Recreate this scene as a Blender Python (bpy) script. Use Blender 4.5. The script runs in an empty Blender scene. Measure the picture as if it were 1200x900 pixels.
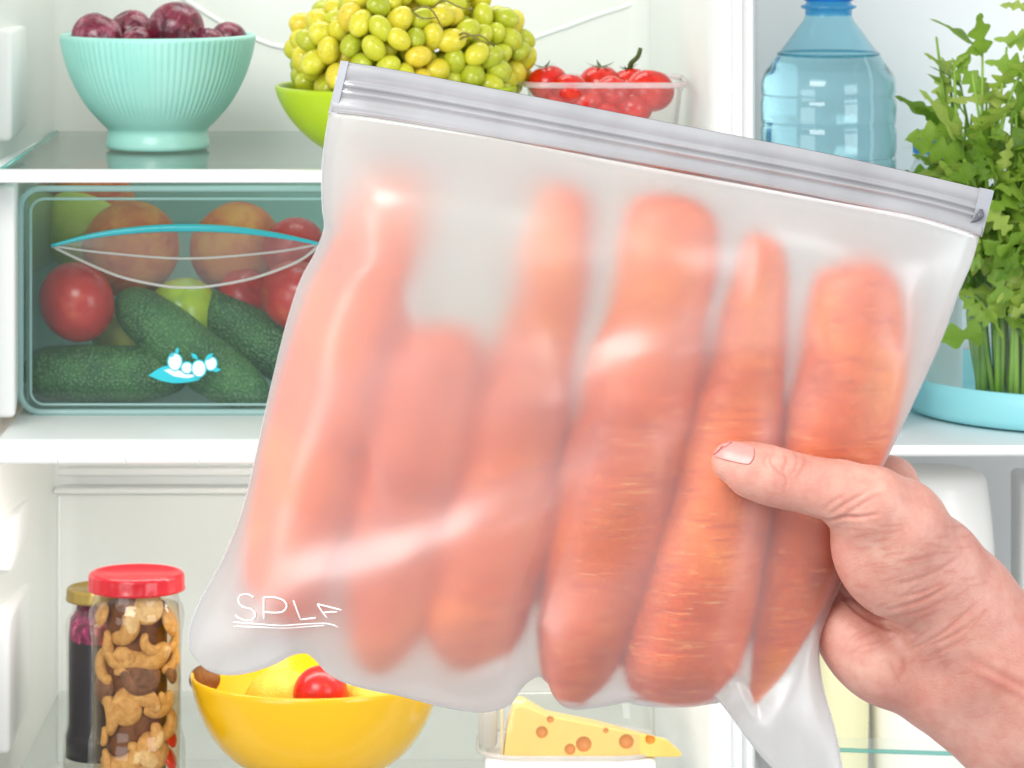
import bpy, bmesh, math, random
import numpy as np
from mathutils import Vector, Matrix
from mathutils.bvhtree import BVHTree

random.seed(7)
rng = np.random.default_rng(7)
scene = bpy.context.scene
col = scene.collection

# ------------------------------------------------------------------ camera
HC = 1.35                    # camera height
CAMD = 2.0                   # the camera stands this far in front of y = 0
FPX = 4900.0                 # focal length in pixels of a 1200 px wide picture
CX, CY = 600.0, -227.0         # vanishing point in that picture
cam_d = bpy.data.cameras.new('camera')
cam = bpy.data.objects.new('camera', cam_d)
col.objects.link(cam)
cam.location = (0, -CAMD, HC)
cam.rotation_euler = (math.radians(90), 0, 0)
cam_d.sensor_width = 36.0
cam_d.lens = 36.0 * FPX / 1200.0
cam_d.shift_x = 0.0
cam_d.shift_y = -(450.0 - CY) / 1200.0
cam_d.clip_start = 0.02
cam_d.clip_end = 50.0
cam_d.dof.use_dof = True
cam_d.dof.focus_distance = 1.79
cam_d.dof.aperture_fstop = 75.0
scene.camera = cam

# ------------------------------------------------------------------ light
world = bpy.data.worlds.new('World')
scene.world = world
world.use_nodes = True
wb = world.node_tree.nodes['Background']
wb.inputs['Color'].default_value = (0.95, 0.97, 1.0, 1)
wb.inputs['Strength'].default_value = 0.64

def area(name, loc, target, sx, sy, power, color=(1, 1, 1)):
    d = bpy.data.lights.new(name, 'AREA')
    d.shape = 'RECTANGLE'; d.size = sx; d.size_y = sy
    d.energy = power; d.color = color
    o = bpy.data.objects.new(name, d); col.objects.link(o)
    o.location = loc
    o.rotation_euler = (Vector(target) - Vector(loc)).to_track_quat('-Z', 'Y').to_euler()
    return o

Z_LOW = HC - 0.478           # just under the thick white shelf
area('kitchen_lamp', (-0.75, -1.15, HC + 0.85), (0.0, 0.2, HC - 0.30), 1.2, 0.9, 38, (1.0, 0.985, 0.96))
area('side_fill_light', (1.6, -1.0, HC - 0.10), (0.0, 0.5, HC - 0.35), 1.0, 1.2, 19, (0.95, 0.98, 1.0))  # added fill from the right front, no actual window there
area('low_fill_light', (-1.35, -0.8, HC - 0.55), (-0.1, 1.1, HC - 0.45), 1.1, 1.0, 12, (0.97, 0.99, 1.0))  # added low fill to brighten the lower compartment and drawer, not a window
area('lower_shelf_fill', (-0.13, 1.06, Z_LOW), (-0.13, 1.22, Z_LOW - 0.3), 0.42, 0.05, 1.0, (1.0, 0.99, 0.97))  # unseen fill added under the shelf to lift the lower back wall
area('fridge_lamp', (-0.12, 1.2, HC + 0.13), (-0.12, 1.18, HC - 0.3), 0.36, 0.16, 0.85, (1.0, 0.99, 0.96))

scene.view_settings.view_transform = 'Standard'
scene.view_settings.look = 'None'
scene.view_settings.exposure = 0.0
scene.view_settings.gamma = 1.0
scene.view_settings.use_curve_mapping = False
scene.render.engine = 'CYCLES'
scene.cycles.use_denoising = True
try:
    scene.cycles.denoiser = 'OPENIMAGEDENOISE'
except Exception:
    pass
scene.cycles.use_adaptive_sampling = True
scene.cycles.adaptive_threshold = 0.025
scene.cycles.max_bounces = 12
scene.cycles.diffuse_bounces = 6
scene.cycles.glossy_bounces = 6
scene.cycles.transmission_bounces = 12
scene.cycles.transparent_max_bounces = 24
scene.cycles.sample_clamp_indirect = 6.0
scene.cycles.caustics_reflective = False

# ------------------------------------------------------------------ helpers
WM = {}

def WY(Y):
    """depths below 0.8 belong to the bag and hand, which are held 0.8 m nearer"""
    return Y - 0.8 if Y < 0.8 else Y

def DD(Y):
    return WY(Y) + CAMD

def P(px, py, Y):
    """point at depth Y seen at that place of the picture"""
    return Vector(((px - CX) / FPX * DD(Y), WY(Y), HC + (CY - py) / FPX * DD(Y)))

def m_of(px, Y):
    return px * DD(Y) / FPX

def tag(o, label=None, cat=None, group=None, kind=None):
    if label: o['label'] = label
    if cat: o['category'] = cat
    if group: o['group'] = group
    if kind: o['kind'] = kind
    return o

def place(o, parent=None, mat=None):
    """link o with the world matrix mat, under parent"""
    mat = mat or Matrix.Identity(4)
    o.matrix_basis = mat
    WM[o] = mat.copy()
    col.objects.link(o)
    if parent is not None:
        o.parent = parent
        o.matrix_parent_inverse = WM[parent].inverted()
    return o

def thing(name, label, cat, loc, group=None):
    o = bpy.data.objects.new(name, None)
    o.empty_display_size = 0.02
    place(o, None, Matrix.Translation(Vector(loc)))
    return tag(o, label, cat, group)

def mesh(name, verts, faces, smooth=True):
    me = bpy.data.meshes.new(name)
    me.from_pydata([tuple(v) for v in verts], [], [tuple(f) for f in faces])
    me.validate(); me.update()
    if smooth:
        me.polygons.foreach_set('use_smooth', [True] * len(me.polygons))
    return me

def recalc(me):
    bm = bmesh.new(); bm.from_mesh(me)
    bmesh.ops.recalc_face_normals(bm, faces=bm.faces)
    bm.to_mesh(me); bm.free()
    return me

def obj(name, me, mat, parent=None, M=None):
    o = bpy.data.objects.new(name, me)
    if mat is not None:
        if not me.materials:
            me.materials.append(mat)
        elif me.materials[0] is not mat:
            o.material_slots[0].link = 'OBJECT'
            o.material_slots[0].material = mat
    return place(o, parent, M)

def autosmooth(me, deg=35):
    bm = bmesh.new(); bm.from_mesh(me)
    for e in bm.edges:
        if len(e.link_faces) == 2 and e.calc_face_angle(0) > math.radians(deg):
            e.smooth = False
        else:
            e.smooth = True
    for f in bm.faces: f.smooth = True
    bm.to_mesh(me); bm.free()

def hull8(p, name='block', bevel=0.003, seg=3):
    """8 corners: front 4 (bl, br, tr, tl) then back 4 -> bevelled block"""
    bm = bmesh.new()
    v = [bm.verts.new(q) for q in p]
    for f in ((0, 1, 2, 3), (5, 4, 7, 6), (4, 0, 3, 7), (1, 5, 6, 2), (3, 2, 6, 7), (4, 5, 1, 0)):
        bm.faces.new([v[i] for i in f])
    bmesh.ops.recalc_face_normals(bm, faces=bm.faces)
    if bevel > 0:
        bmesh.ops.bevel(bm, geom=list(bm.edges), offset=bevel, segments=seg, profile=0.5, affect='EDGES')
    me = bpy.data.meshes.new(name); bm.to_mesh(me); bm.free()
    autosmooth(me, 40)
    return me

def box(x0, x1, y0, y1, z0, z1, name='block', bevel=0.003, seg=3):
    return hull8([(x0, y0, z0), (x1, y0, z0), (x1, y0, z1), (x0, y0, z1),
                  (x0, y1, z0), (x1, y1, z0), (x1, y1, z1), (x0, y1, z1)], name, bevel, seg)

def cr(pts, n):
    """Catmull-Rom through pts (any dimension), n samples"""
    p = np.array(pts, float)
    if len(p) == 2:
        t = np.linspace(0, 1, n)[:, None]
        return p[0] * (1 - t) + p[1] * t
    q = np.vstack([2 * p[0] - p[1], p, 2 * p[-1] - p[-2]])
    # chord-length parameter so that samples come out even
    seg = np.linalg.norm(np.diff(p[:, :3], axis=0), axis=1)
    cum = np.concatenate([[0], np.cumsum(seg)])
    s = np.linspace(0, cum[-1], n)
    i = np.clip(np.searchsorted(cum, s, side='right') - 1, 0, len(p) - 2)
    t = ((s - cum[i]) / np.maximum(seg[i], 1e-12))[:, None]
    a, b, c, d = q[i], q[i + 1], q[i + 2], q[i + 3]
    return 0.5 * ((2 * b) + (-a + c) * t + (2 * a - 5 * b + 4 * c - d) * t ** 2 + (-a + 3 * b - 3 * c + d) * t ** 3)

def tube(path, radii, seg=10, name='tube', cap=True, mod=None, squash=None):
    """tube along path (n,3) with radii (n,)"""
    path = np.asarray(path, float); n = len(path)
    radii = np.broadcast_to(np.asarray(radii, float), (n,))
    tan = np.gradient(path, axis=0)
    tan /= np.linalg.norm(tan, axis=1)[:, None] + 1e-12
    up = np.array([0, 1.0, 0]) if abs(tan[0][1]) < 0.9 else np.array([1.0, 0, 0])
    V = []
    nrm = up - tan[0] * np.dot(up, tan[0]); nrm /= np.linalg.norm(nrm)
    for k in range(n):
        nrm = nrm - tan[k] * np.dot(nrm, tan[k]); nrm /= np.linalg.norm(nrm)
        bi = np.cross(tan[k], nrm)
        for j in range(seg):
            a = 2 * math.pi * j / seg
            r = radii[k] * (mod(k, a) if mod else 1)
            ca, sa = math.cos(a), math.sin(a)
            if squash: ca *= squash
            V.append(path[k] + r * (ca * nrm + sa * bi))
    F = []
    for k in range(n - 1):
        for j in range(seg):
            j2 = (j + 1) % seg
            F.append((k * seg + j, k * seg + j2, (k + 1) * seg + j2, (k + 1) * seg + j))
    if cap:
        V.append(path[0]); V.append(path[-1])
        a, b = len(V) - 2, len(V) - 1
        for j in range(seg):
            j2 = (j + 1) % seg
            F.append((a, j2, j)); F.append((b, (n - 1) * seg + j, (n - 1) * seg + j2))
    me = mesh(name, V, F)
    return recalc(me)

def lathe(profile, seg=48, name='lathe', ripple=None, closed=False):
    """profile list of (r, z); ripple(a, i) factor on r. End points with r=0 make poles."""
    V = []; F = []; idx = []
    for i, (r, z) in enumerate(profile):
        if r <= 1e-9:
            V.append((0, 0, z)); idx.append([len(V) - 1])
        else:
            row = []
            for j in range(seg):
                a = 2 * math.pi * j / seg
                rr = r * (ripple(a, i) if ripple else 1)
                V.append((rr * math.cos(a), rr * math.sin(a), z)); row.append(len(V) - 1)
            idx.append(row)
    for A, B in zip(idx[:-1], idx[1:]):
        for j in range(seg):
            j2 = (j + 1) % seg
            a0, a1 = A[j % len(A)], A[j2 % len(A)]
            b0, b1 = B[j % len(B)], B[j2 % len(B)]
            f = []
            for q in (a0, a1, b1, b0):
                if q not in f: f.append(q)
            if len(f) > 2: F.append(f)
    me = mesh(name, V, F)
    return recalc(me)

def smooth_profile(pts, n):
    return [tuple(q) for q in cr(pts, n)]

def ball(name, r=1.0, seg=24, rings=16, fn=None):
    V = [(0, 0, -1)]; F = []
    for i in range(1, rings):
        t = math.pi * i / rings
        for j in range(seg):
            a = 2 * math.pi * j / seg
            V.append((math.sin(t) * math.cos(a), math.sin(t) * math.sin(a), -math.cos(t)))
    V.append((0, 0, 1))
    for j in range(seg):
        F.append((0, 1 + (j + 1) % seg, 1 + j))
        F.append((len(V) - 1, 1 + (rings - 2) * seg + j, 1 + (rings - 2) * seg + (j + 1) % seg))
    for i in range(rings - 2):
        for j in range(seg):
            j2 = (j + 1) % seg
            F.append((1 + i * seg + j, 1 + i * seg + j2, 1 + (i + 1) * seg + j2, 1 + (i + 1) * seg + j))
    if fn: V = [fn(Vector(v)) for v in V]
    V = [Vector(v) * r for v in V]
    return mesh(name, V, F)

def rot(rx=0, ry=0, rz=0):
    from mathutils import Euler
    return Euler((rx, ry, rz)).to_matrix().to_4x4()

def TRS(loc, R=None, s=1.0):
    S = Matrix.Diagonal((s, s, s, 1)) if not hasattr(s, '__len__') else Matrix.Diagonal((s[0], s[1], s[2], 1))
    return Matrix.Translation(Vector(loc)) @ (R or Matrix.Identity(4)) @ S

# ------------------------------------------------------------------ materials
def srgb(r, g, b):
    f = lambda c: (c / 255 / 12.92) if c / 255 <= 0.04045 else ((c / 255 + 0.055) / 1.055) ** 2.4
    return (f(r), f(g), f(b), 1)

class NT:
    def __init__(s, name):
        s.m = bpy.data.materials.new(name); s.m.use_nodes = True
        s.t = s.m.node_tree; s.t.nodes.clear()
        s.out = s.n('ShaderNodeOutputMaterial')
    def n(s, kind, **kw):
        nd = s.t.nodes.new(kind)
        for k, v in kw.items():
            if k.startswith('_'): setattr(nd, k[1:], v)
            else:
                nd.inputs[k.replace('__', ' ')].default_value = v
        return nd
    def l(s, a, b): s.t.links.new(a, b)
    def surf(s, sh): s.l(sh, s.out.inputs['Surface']); return s.m
    def ramp(s, fac, stops):
        r = s.n('ShaderNodeValToRGB')
        e = r.color_ramp.elements
        while len(e) < len(stops): e.new(0.5)
        for q, (p, c) in zip(e, stops):
            q.position = p; q.color = c
        s.l(fac, r.inputs['Fac'])
        return r.outputs['Color']
    def coord(s): return s.n('ShaderNodeTexCoord').outputs['Object']
    def noise(s, scale, detail=3, rough=0.55, vec=None, dist=0.0):
        q = s.n('ShaderNodeTexNoise', Scale=scale, Detail=detail, Roughness=rough, Distortion=dist)
        s.l(vec if vec is not None else s.coord(), q.inputs['Vector'])
        return q.outputs['Fac']
    def bump(s, h, strength=0.3, dist=0.001):
        b = s.n('ShaderNodeBump', Strength=strength, Distance=dist)
        s.l(h, b.inputs['Height']); return b.outputs['Normal']
    def mixc(s, fac, a, b):
        q = s.n('ShaderNodeMix', _data_type='RGBA')
        for sk, val in ((q.inputs[0], fac), (q.inputs[6], a), (q.inputs[7], b)):
            if hasattr(val, 'is_output'): s.l(val, sk)
            else: sk.default_value = val
        return q.outputs[2]
    def scaled(s, sc, vec=None):
        q = s.n('ShaderNodeMapping'); q.inputs['Scale'].default_value = sc
        s.l(vec if vec is not None else s.coord(), q.inputs['Vector']); return q.outputs['Vector']

def mat_simple(name, c, rough=0.4, var=0.06, scale=40.0, bump=0.0, bscale=200.0, spec=0.5, coat=0.0, sss=0.0, metal=0.0):
    t = NT(name)
    f = t.noise(scale, 4)
    lo = tuple(x * (1 - var) for x in c[:3]) + (1,)
    hi = tuple(min(1, x * (1 + var)) for x in c[:3]) + (1,)
    cc = t.ramp(f, [(0.3, lo), (0.7, hi)])
    p = t.n('ShaderNodeBsdfPrincipled', Roughness=rough, Metallic=metal)
    p.inputs['Specular IOR Level'].default_value = spec
    p.inputs['Coat Weight'].default_value = coat
    if sss:
        p.inputs['Subsurface Weight'].default_value = sss
        p.inputs['Subsurface Radius'].default_value = (0.006, 0.004, 0.003)
        p.inputs['Subsurface Scale'].default_value = 1.0
    t.l(cc, p.inputs['Base Color'])
    if bump:
        t.l(t.bump(t.noise(bscale, 3), bump, 0.0006), p.inputs['Normal'])
    return t.surf(p.outputs['BSDF'])

def mat_clear(name, tint, haze=0.0, haze_col=(0.9, 0.95, 0.95, 1), rough=0.06, ior=1.45, bump=0.0, bscale=25.0, gloss=1.0):
    """thin clear sheet: tinted see-through, a little milky, mirror-like at glancing angles"""
    t = NT(name)
    tr = t.n('ShaderNodeBsdfTransparent', Color=tint)
    df = t.n('ShaderNodeBsdfDiffuse', Color=haze_col)
    tl = t.n('ShaderNodeBsdfTranslucent', Color=haze_col)
    mh = t.n('ShaderNodeMixShader', Fac=0.5); t.l(df.outputs[0], mh.inputs[1]); t.l(tl.outputs[0], mh.inputs[2])
    m1 = t.n('ShaderNodeMixShader', Fac=haze); t.l(tr.outputs[0], m1.inputs[1]); t.l(mh.outputs[0], m1.inputs[2])
    gl = t.n('ShaderNodeBsdfGlossy', Roughness=rough)
    fr = t.n('ShaderNodeFresnel', IOR=ior)
    gm = t.n('ShaderNodeNewGeometry'); io = t.n('ShaderNodeMapRange')
    io.inputs['To Min'].default_value = ior; io.inputs['To Max'].default_value = 1 / ior     # thin sheet: alike from both sides
    t.l(gm.outputs['Backfacing'], io.inputs['Value']); t.l(io.outputs[0], fr.inputs['IOR'])
    mu = t.n('ShaderNodeMath', _operation='MULTIPLY'); mu.inputs[1].default_value = gloss
    t.l(fr.outputs[0], mu.inputs[0])
    m2 = t.n('ShaderNodeMixShader'); t.l(mu.outputs[0], m2.inputs[0]); t.l(m1.outputs[0], m2.inputs[1]); t.l(gl.outputs[0], m2.inputs[2])
    if bump:
        nb = t.bump(t.noise(bscale, 2), bump, 0.002)
        for q in (gl, fr): t.l(nb, q.inputs['Normal'])
    return t.surf(m2.outputs[0])

def mat_glass(name, c, ior=1.33, rough=0.0):
    t = NT(name)
    g = t.n('ShaderNodeBsdfGlass', Color=c, Roughness=rough, IOR=ior)
    return t.surf(g.outputs[0])

WHITE = mat_simple('white_liner', (0.82, 0.83, 0.815, 1), 0.38, 0.015, 6.0, 0.05, 60)
WALLM = mat_simple('grey_liner', (0.76, 0.775, 0.745, 1), 0.45, 0.025, 5.0, 0.06, 50)
TRIM = mat_simple('white_trim', (0.88, 0.885, 0.885, 1), 0.3, 0.01, 8.0)

def mat_fruit(name, stops, scale, rough=0.35, speck=None, speck_scale=220, speck_amt=0.5, bump=0.0, bscale=300, sss=0.0, spec=0.5, streak=None):
    """skin with large patches, small dots and an optional streak along the fruit's axis"""
    t = NT(name)
    info = t.n('ShaderNodeObjectInfo')
    add = t.n('ShaderNodeVectorMath', _operation='ADD')
    sc = t.n('ShaderNodeVectorMath', _operation='SCALE'); sc.inputs['Scale'].default_value = 3.0
    cmb = t.n('ShaderNodeCombineXYZ')
    for i in range(3): t.l(info.outputs['Random'], cmb.inputs[i])
    t.l(cmb.outputs[0], sc.inputs[0])
    t.l(t.coord(), add.inputs[0]); t.l(sc.outputs[0], add.inputs[1])
    vec = add.outputs[0]
    if streak: vec = t.scaled(streak, vec)
    f = t.noise(scale, 4, 0.6, vec, 0.4)
    c = t.ramp(f, stops)
    if speck:
        v = t.n('ShaderNodeTexVoronoi', Scale=speck_scale); t.l(add.outputs[0], v.inputs['Vector'])
        mk = t.ramp(v.outputs['Distance'], [(0.12, (speck_amt,) * 3 + (1,)), (0.3, (0, 0, 0, 1))])
        c = t.mixc(mk, c, speck)
    p = t.n('ShaderNodeBsdfPrincipled', Roughness=rough)
    p.inputs['Specular IOR Level'].default_value = spec
    if sss:
        p.inputs['Subsurface Weight'].default_value = sss
        p.inputs['Subsurface Radius'].default_value = (0.005, 0.004, 0.002)
        p.inputs['Subsurface Scale'].default_value = 1.0
    t.l(c, p.inputs['Base Color'])
    if bump: t.l(t.bump(t.noise(bscale, 3, 0.6, add.outputs[0]), bump, 0.02 if bscale < 60 else 0.001), p.inputs['Normal'])
    return t.surf(p.outputs['BSDF'])

# ------------------------------------------------------------------ the fridge
Z = lambda py, Y: HC + (CY - py) / FPX * DD(Y)
XR = 0.1117          # inner face of the right-hand wall
YB = 1.38           # back wall
ZTOP = HC + 0.15
ZFLOOR = Z(890, YB)
XL = -0.369
XLF = -0.394        # the side walls have draft: wider at the front
XRF = 0.1408

def structure(name, me, mat, parent=None):
    o = obj(name, me, mat, parent)
    if parent is None: o['kind'] = 'structure'
    return o

def rounded_back():
    """back wall with coved corners to the sides and the floor: one sheet"""
    prof = []
    R = 0.02
    for k in range(9):
        a = math.pi / 2 * k / 8
        prof.append((XL + R - R * math.cos(a), YB - R + R * math.sin(a)))
    for k in range(9):
        a = math.pi / 2 * (1 - k / 8)
        prof.append((XR - R + R * math.cos(a), YB - R + R * math.sin(a)))
    zs = [ZFLOOR, ZTOP]
    V = [(x, y, z) for z in zs for (x, y) in prof]
    n = len(prof)
    F = [(j, j + 1, n + j + 1, n + j) for j in range(n - 1)]
    return mesh('wall_back', V, F)

wb_ = structure('wall_back', rounded_back(), WALLM)
structure('wall_left', mesh('wall_left', [(XLF, 0.98, ZFLOOR), (XL, YB - 0.02, ZFLOOR), (XL, YB - 0.02, ZTOP), (XLF, 0.98, ZTOP),
          (XLF - 0.03, 0.98, ZFLOOR), (XLF - 0.03, 0.98, ZTOP)], [(0, 1, 2, 3), (4, 0, 3, 5)], False), WALLM)
structure('floor', box(XL - 0.05, XR + 0.04, 0.97, YB, ZFLOOR - 0.02, ZFLOOR, 'floor', 0.002), WHITE)
structure('ceiling', box(XL - 0.03, XR + 0.03, 0.98, YB + 0.01, ZTOP, ZTOP + 0.02, 'ceiling', 0.002), WHITE)

# right wall with its front frame, moulded in one profile with ridges for the door seal
XB_ = XR; XR = XRF
pr = [(XB_, YB - 0.02), (XR, 1.03), (XR + 0.0015, 1.012), (XR + 0.0062, 1.003), (XR + 0.0123, 1.0), (XR + 0.0162, 1.0005), (XR + 0.0173, 1.0035),
      (XR + 0.0189, 1.0035), (XR + 0.0200, 1.0), (XR + 0.0239, 0.999), (XR + 0.0250, 1.003), (XR + 0.0266, 1.003), (XR + 0.0277, 0.998),
      (XR + 0.0316, 0.998), (XR + 0.0335, 1.001), (XR + 0.0339, 1.01), (XR + 0.0339, 1.32)]
n = len(pr)
me = mesh('wall_right', [(x, y, z) for z in (ZFLOOR - 0.02, ZTOP + 0.02) for (x, y) in pr], [(j, j + 1, n + j + 1, n + j) for j in range(n - 1)])
autosmooth(me, 50)
structure('wall_right', me, WHITE)
XR = XB_

# embossed bead on the back wall and moulded ledges
bead = cr([P(205, -8, YB), P(262, 28, YB), P(300, 46, YB), P(345, 57, YB), P(470, 60, YB), P(590, 53, YB), P(650, 36, YB), P(700, 18, YB), P(745, 2, YB), P(762, -20, YB)], 90)
structure('wall_bead', tube(bead, 0.0020, 10, 'wall_bead', squash=0.6), WHITE, wb_)
structure('wall_ledge', box(XL, XR, YB - 0.022, YB + 0.001, Z(574, YB), Z(567, YB), 'wall_ledge', 0.0025), WHITE, wb_)
structure('wall_ledge', box(XL, XR, YB - 0.010, YB + 0.001, Z(556, YB), Z(546, YB), 'wall_ledge', 0.002), WHITE, wb_)
for px in (58, 70):
    x = (px - CX) / FPX * DD(YB - .004)
    structure('wall_rib', box(x - 0.0015, x + 0.0015, YB - 0.012, YB, ZFLOOR, Z(578, YB), 'wall_rib', 0.001), WHITE, wb_)

def side_block(name, pxf, pxb, y0, y1, Yf, Yb=1.362, bev=0.004):
    """moulded rail on the left wall: front face between picture rows y0 (top) and y1, tapering back"""
    xf = (pxf - CX) / FPX * DD(Yf); xb = (pxb - CX) / FPX * DD(Yb)
    zt, zb = Z(y0, Yf), Z(y1, Yf)
    return structure(name, hull8([(XLF - .01, Yf, zb), (xf, Yf, zb), (xf, Yf, zt), (XLF - .01, Yf, zt),
                                  (XLF - .01, Yb, zb + .004), (xb, Yb, zb + .004), (xb, Yb, zt - .004), (XLF - .01, Yb, zt - .004)], name, bev), WHITE)
side_block('side_rail', 14, 46, 34, 166, 1.13, 1.352)
side_block('side_rail', 18, 30, 219, 490, 1.052, 1.34)
side_block('side_rail', 13, 48, 618, 672, 1.10)
side_block('side_rail', 12, 48, 724, 884, 1.09)

# ------------------------------------------------------------------ shelves
SH1 = Z(200, 1.0)
GLASS = mat_clear('shelf_glass', (0.86, 0.95, 0.925, 1), 0.06, (0.75, 0.86, 0.82, 1), 0.015, 1.6)
GEDGE = mat_simple('glass_edge', (0.13, 0.42, 0.37, 1), 0.2, 0.1, 60)

def poly_slab(pts, z0, z1, name, bevel=0.0):
    bm = bmesh.new()
    a = [bm.verts.new((x, y, z0)) for x, y in pts]; b = [bm.verts.new((x, y, z1)) for x, y in pts]
    bm.faces.new(a[::-1]); bm.faces.new(b)
    n = len(pts)
    for i in range(n): bm.faces.new((a[i], a[(i + 1) % n], b[(i + 1) % n], b[i]))
    bmesh.ops.recalc_face_normals(bm, faces=bm.faces)
    if bevel: bmesh.ops.bevel(bm, geom=list(bm.edges), offset=bevel, segments=2, profile=0.5, affect='EDGES')
    me = bpy.data.meshes.new(name); bm.to_mesh(me); bm.free(); autosmooth(me, 40)
    return me

t = thing('glass_shelf', 'clear glass shelf with white front trim under the plum bowl', 'shelf', (-0.16, 1.0, SH1))
gx0, gx1 = -0.3690, -0.3665
obj('glass_pane', poly_slab([(gx0, 1.012), (XR - .004, 1.012), (XR - .004, 1.372), (gx1, 1.372)], SH1 - .0044, SH1 - .0004, 'glass_pane'), GLASS, t)
obj('front_trim', box(XLF + .002, XR - .002, 1.0, 1.0125, Z(214.5, 1.0), SH1 + .0003, 'front_trim', .0022), TRIM, t)
obj('glass_edge', tube([(gx0, 1.02, SH1 - .002), (gx1, 1.366, SH1 - .002)], .0026, 8, 'glass_edge'), GEDGE, t)
obj('side_trim', poly_slab([(gx0 - .003, 1.013), (gx1 - .003, 1.37), (XL - .012, 1.37), (XLF + .003, 1.013)], SH1 - .010, SH1 - .003, 'side_trim', .001), TRIM, t)

SH2 = Z(515, 1.0)
t = thing('white_shelf', 'thick white plastic shelf carrying the vegetable drawer', 'shelf', (-0.16, 1.0, SH2))
obj('shelf_board', box(XL - .002, XR - .002, 1.0, 1.374, Z(545, 1.0), SH2, 'shelf_board', .004), WHITE, t)
for px in (66, 146, 232):
    x = (px - CX) / FPX * DD(1.0)
    obj('rib', box(x - .0008, x + .0008, .9988, 1.001, Z(543, 1.0), Z(519, 1.0), 'rib', .0004, 1), WHITE, t)

SH3 = HC - 0.713
t = thing('lower_glass_shelf', 'clear glass shelf under the pickle jars and yellow bowl', 'shelf', (-0.16, 1.0, SH3))
CLEARG = mat_clear('clear_shelf_glass', (0.955, 0.975, 0.965, 1), 0.03, (0.8, 0.86, 0.83, 1), 0.02, 1.4, gloss=0.8)
obj('glass_pane', poly_slab([(XL + .004, 1.0), (XR - .004, 1.0), (XR - .004, 1.372), (XL + .004, 1.372)], SH3 - .004, SH3 - .0004, 'glass_pane'), CLEARG, t)
obj('front_trim', box(XLF + .002, XR - .002, .985, .9995, SH3 - .014, SH3 + .0003, 'front_trim', .0022), TRIM, t)

# ------------------------------------------------------------------ plum bowl
def bowl_shell(prof_out, wall, name, seg=64, ripple=None, n=26):
    out = smooth_profile(prof_out, n)
    inn = [(max(r - wall, 0.0005), z + (wall if i < n * 0.3 else 0)) for i, (r, z) in enumerate(out)]
    rim = [((out[-1][0] + inn[-1][0]) / 2, out[-1][1] + wall * 0.45)]
    prof = [(0, out[0][1])] + out + rim + inn[::-1] + [(0, inn[0][1])]
    rp = None
    if ripple: rp = lambda a, i: ripple(a, (i - 1) / n) if 1 <= i <= n else 1
    return lathe(prof, seg, name, rp)

YP = 1.19
base = P(185, 0, YP); base.z = SH1 + .0006
k = m_of(1, YP)
Hb = Z(42, YP) - base.z
t = thing('plum_bowl', 'pale turquoise fluted bowl full of purple plums', 'bowl', base)
prof = [(58 * k, 0), (60.5 * k, 3 * k), (60 * k, 10 * k), (58 * k, 19 * k), (60 * k, 24 * k), (70 * k, 34 * k), (88 * k, 57 * k), (102 * k, 84 * k), (110 * k, 108 * k), (113.5 * k, 124 * k), (114.5 * k, Hb)]
def fl(a, s):
    w = min(1, max(0, (s - 0.30) / 0.06)) * min(1, max(0, (0.985 - s) / 0.02))
    return 1 + 0.0125 * w * (abs(math.sin(a * 44)) - 0.6)
tb = NT('turquoise_glaze')
cz = tb.n('ShaderNodeSeparateXYZ'); tb.l(tb.coord(), cz.inputs[0])
g = tb.noise(9, 3)
cc = tb.ramp(g, [(0.3, srgb(150, 216, 204)), (0.7, srgb(176, 228, 216))])
pp = tb.n('ShaderNodeBsdfPrincipled', Roughness=0.28); tb.l(cc, pp.inputs['Base Color'])
BOWLM = tb.surf(pp.outputs[0])
obj('bowl_body', bowl_shell(prof, .004, 'bowl_body', 528, fl, 44), BOWLM, t, TRS(base))
PLUM = NT('plum_skin')
info = PLUM.n('ShaderNodeObjectInfo')
vv = PLUM.n('ShaderNodeVectorMath', _operation='ADD'); PLUM.l(PLUM.coord(), vv.inputs[0]); PLUM.l(info.outputs['Location'], vv.inputs[1])
c1 = PLUM.ramp(PLUM.noise(1.1, 4, 0.65, vv.outputs[0], 0.6), [(0.32, srgb(62, 16, 34)), (0.5, srgb(108, 28, 48)), (0.68, srgb(150, 62, 84))])
c2 = PLUM.ramp(PLUM.noise(2.2, 4, 0.6, vv.outputs[0], 1.0), [(0.48, (0, 0, 0, 1)), (0.75, (0.5, 0.5, 0.5, 1))])
c3 = PLUM.mixc(c2, c1, srgb(196, 150, 168))
pp = PLUM.n('ShaderNodeBsdfPrincipled', Roughness=0.27); PLUM.l(c3, pp.inputs['Base Color'])
PLUMM = PLUM.surf(pp.outputs[0])
def plumf(v):
    a = math.atan2(v.y, v.x)
    g = 1 - 0.05 * math.exp(-(a / 0.16) ** 2) * (1 - v.z ** 2)
    d = 0.12 * math.exp(-((1 - v.z) / 0.04))
    return Vector((v.x * g, v.y * g, v.z * 0.94 - d))
plum_me = ball('plum', 1, 32, 22, plumf)
plum_spots = [(114, 40, 1.165, 31, 'reddish purple plum nearest the side rail in the turquoise bowl'),
              (153, 32, 1.20, 26, 'plum behind the big ones, second from the side rail'),
              (206, 30, 1.165, 34, 'largest plum on top of the turquoise bowl'),
              (160, 46, 1.15, 20, 'small plum low at the rim in front of the others in the turquoise bowl'),
              (268, 42, 1.19, 22, 'dark plum at the grape side of the turquoise bowl'),
              (245, 46, 1.16, 19, 'small red plum between the largest plum and the dark one'),
              (232, 52, 1.235, 26, 'plum half hidden at the back of the turquoise bowl')]
for i, (px, py, Y, r, lab) in enumerate(plum_spots):
    rr = m_of(r, Y)
    o = obj('plum', plum_me, PLUMM, None, TRS(P(px, py + 4, Y), rot(random.uniform(-.6, .6), random.uniform(-.6, .6), random.uniform(0, 6)), rr))
    tag(o, lab, 'plum', 'plums in the turquoise bowl')

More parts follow.
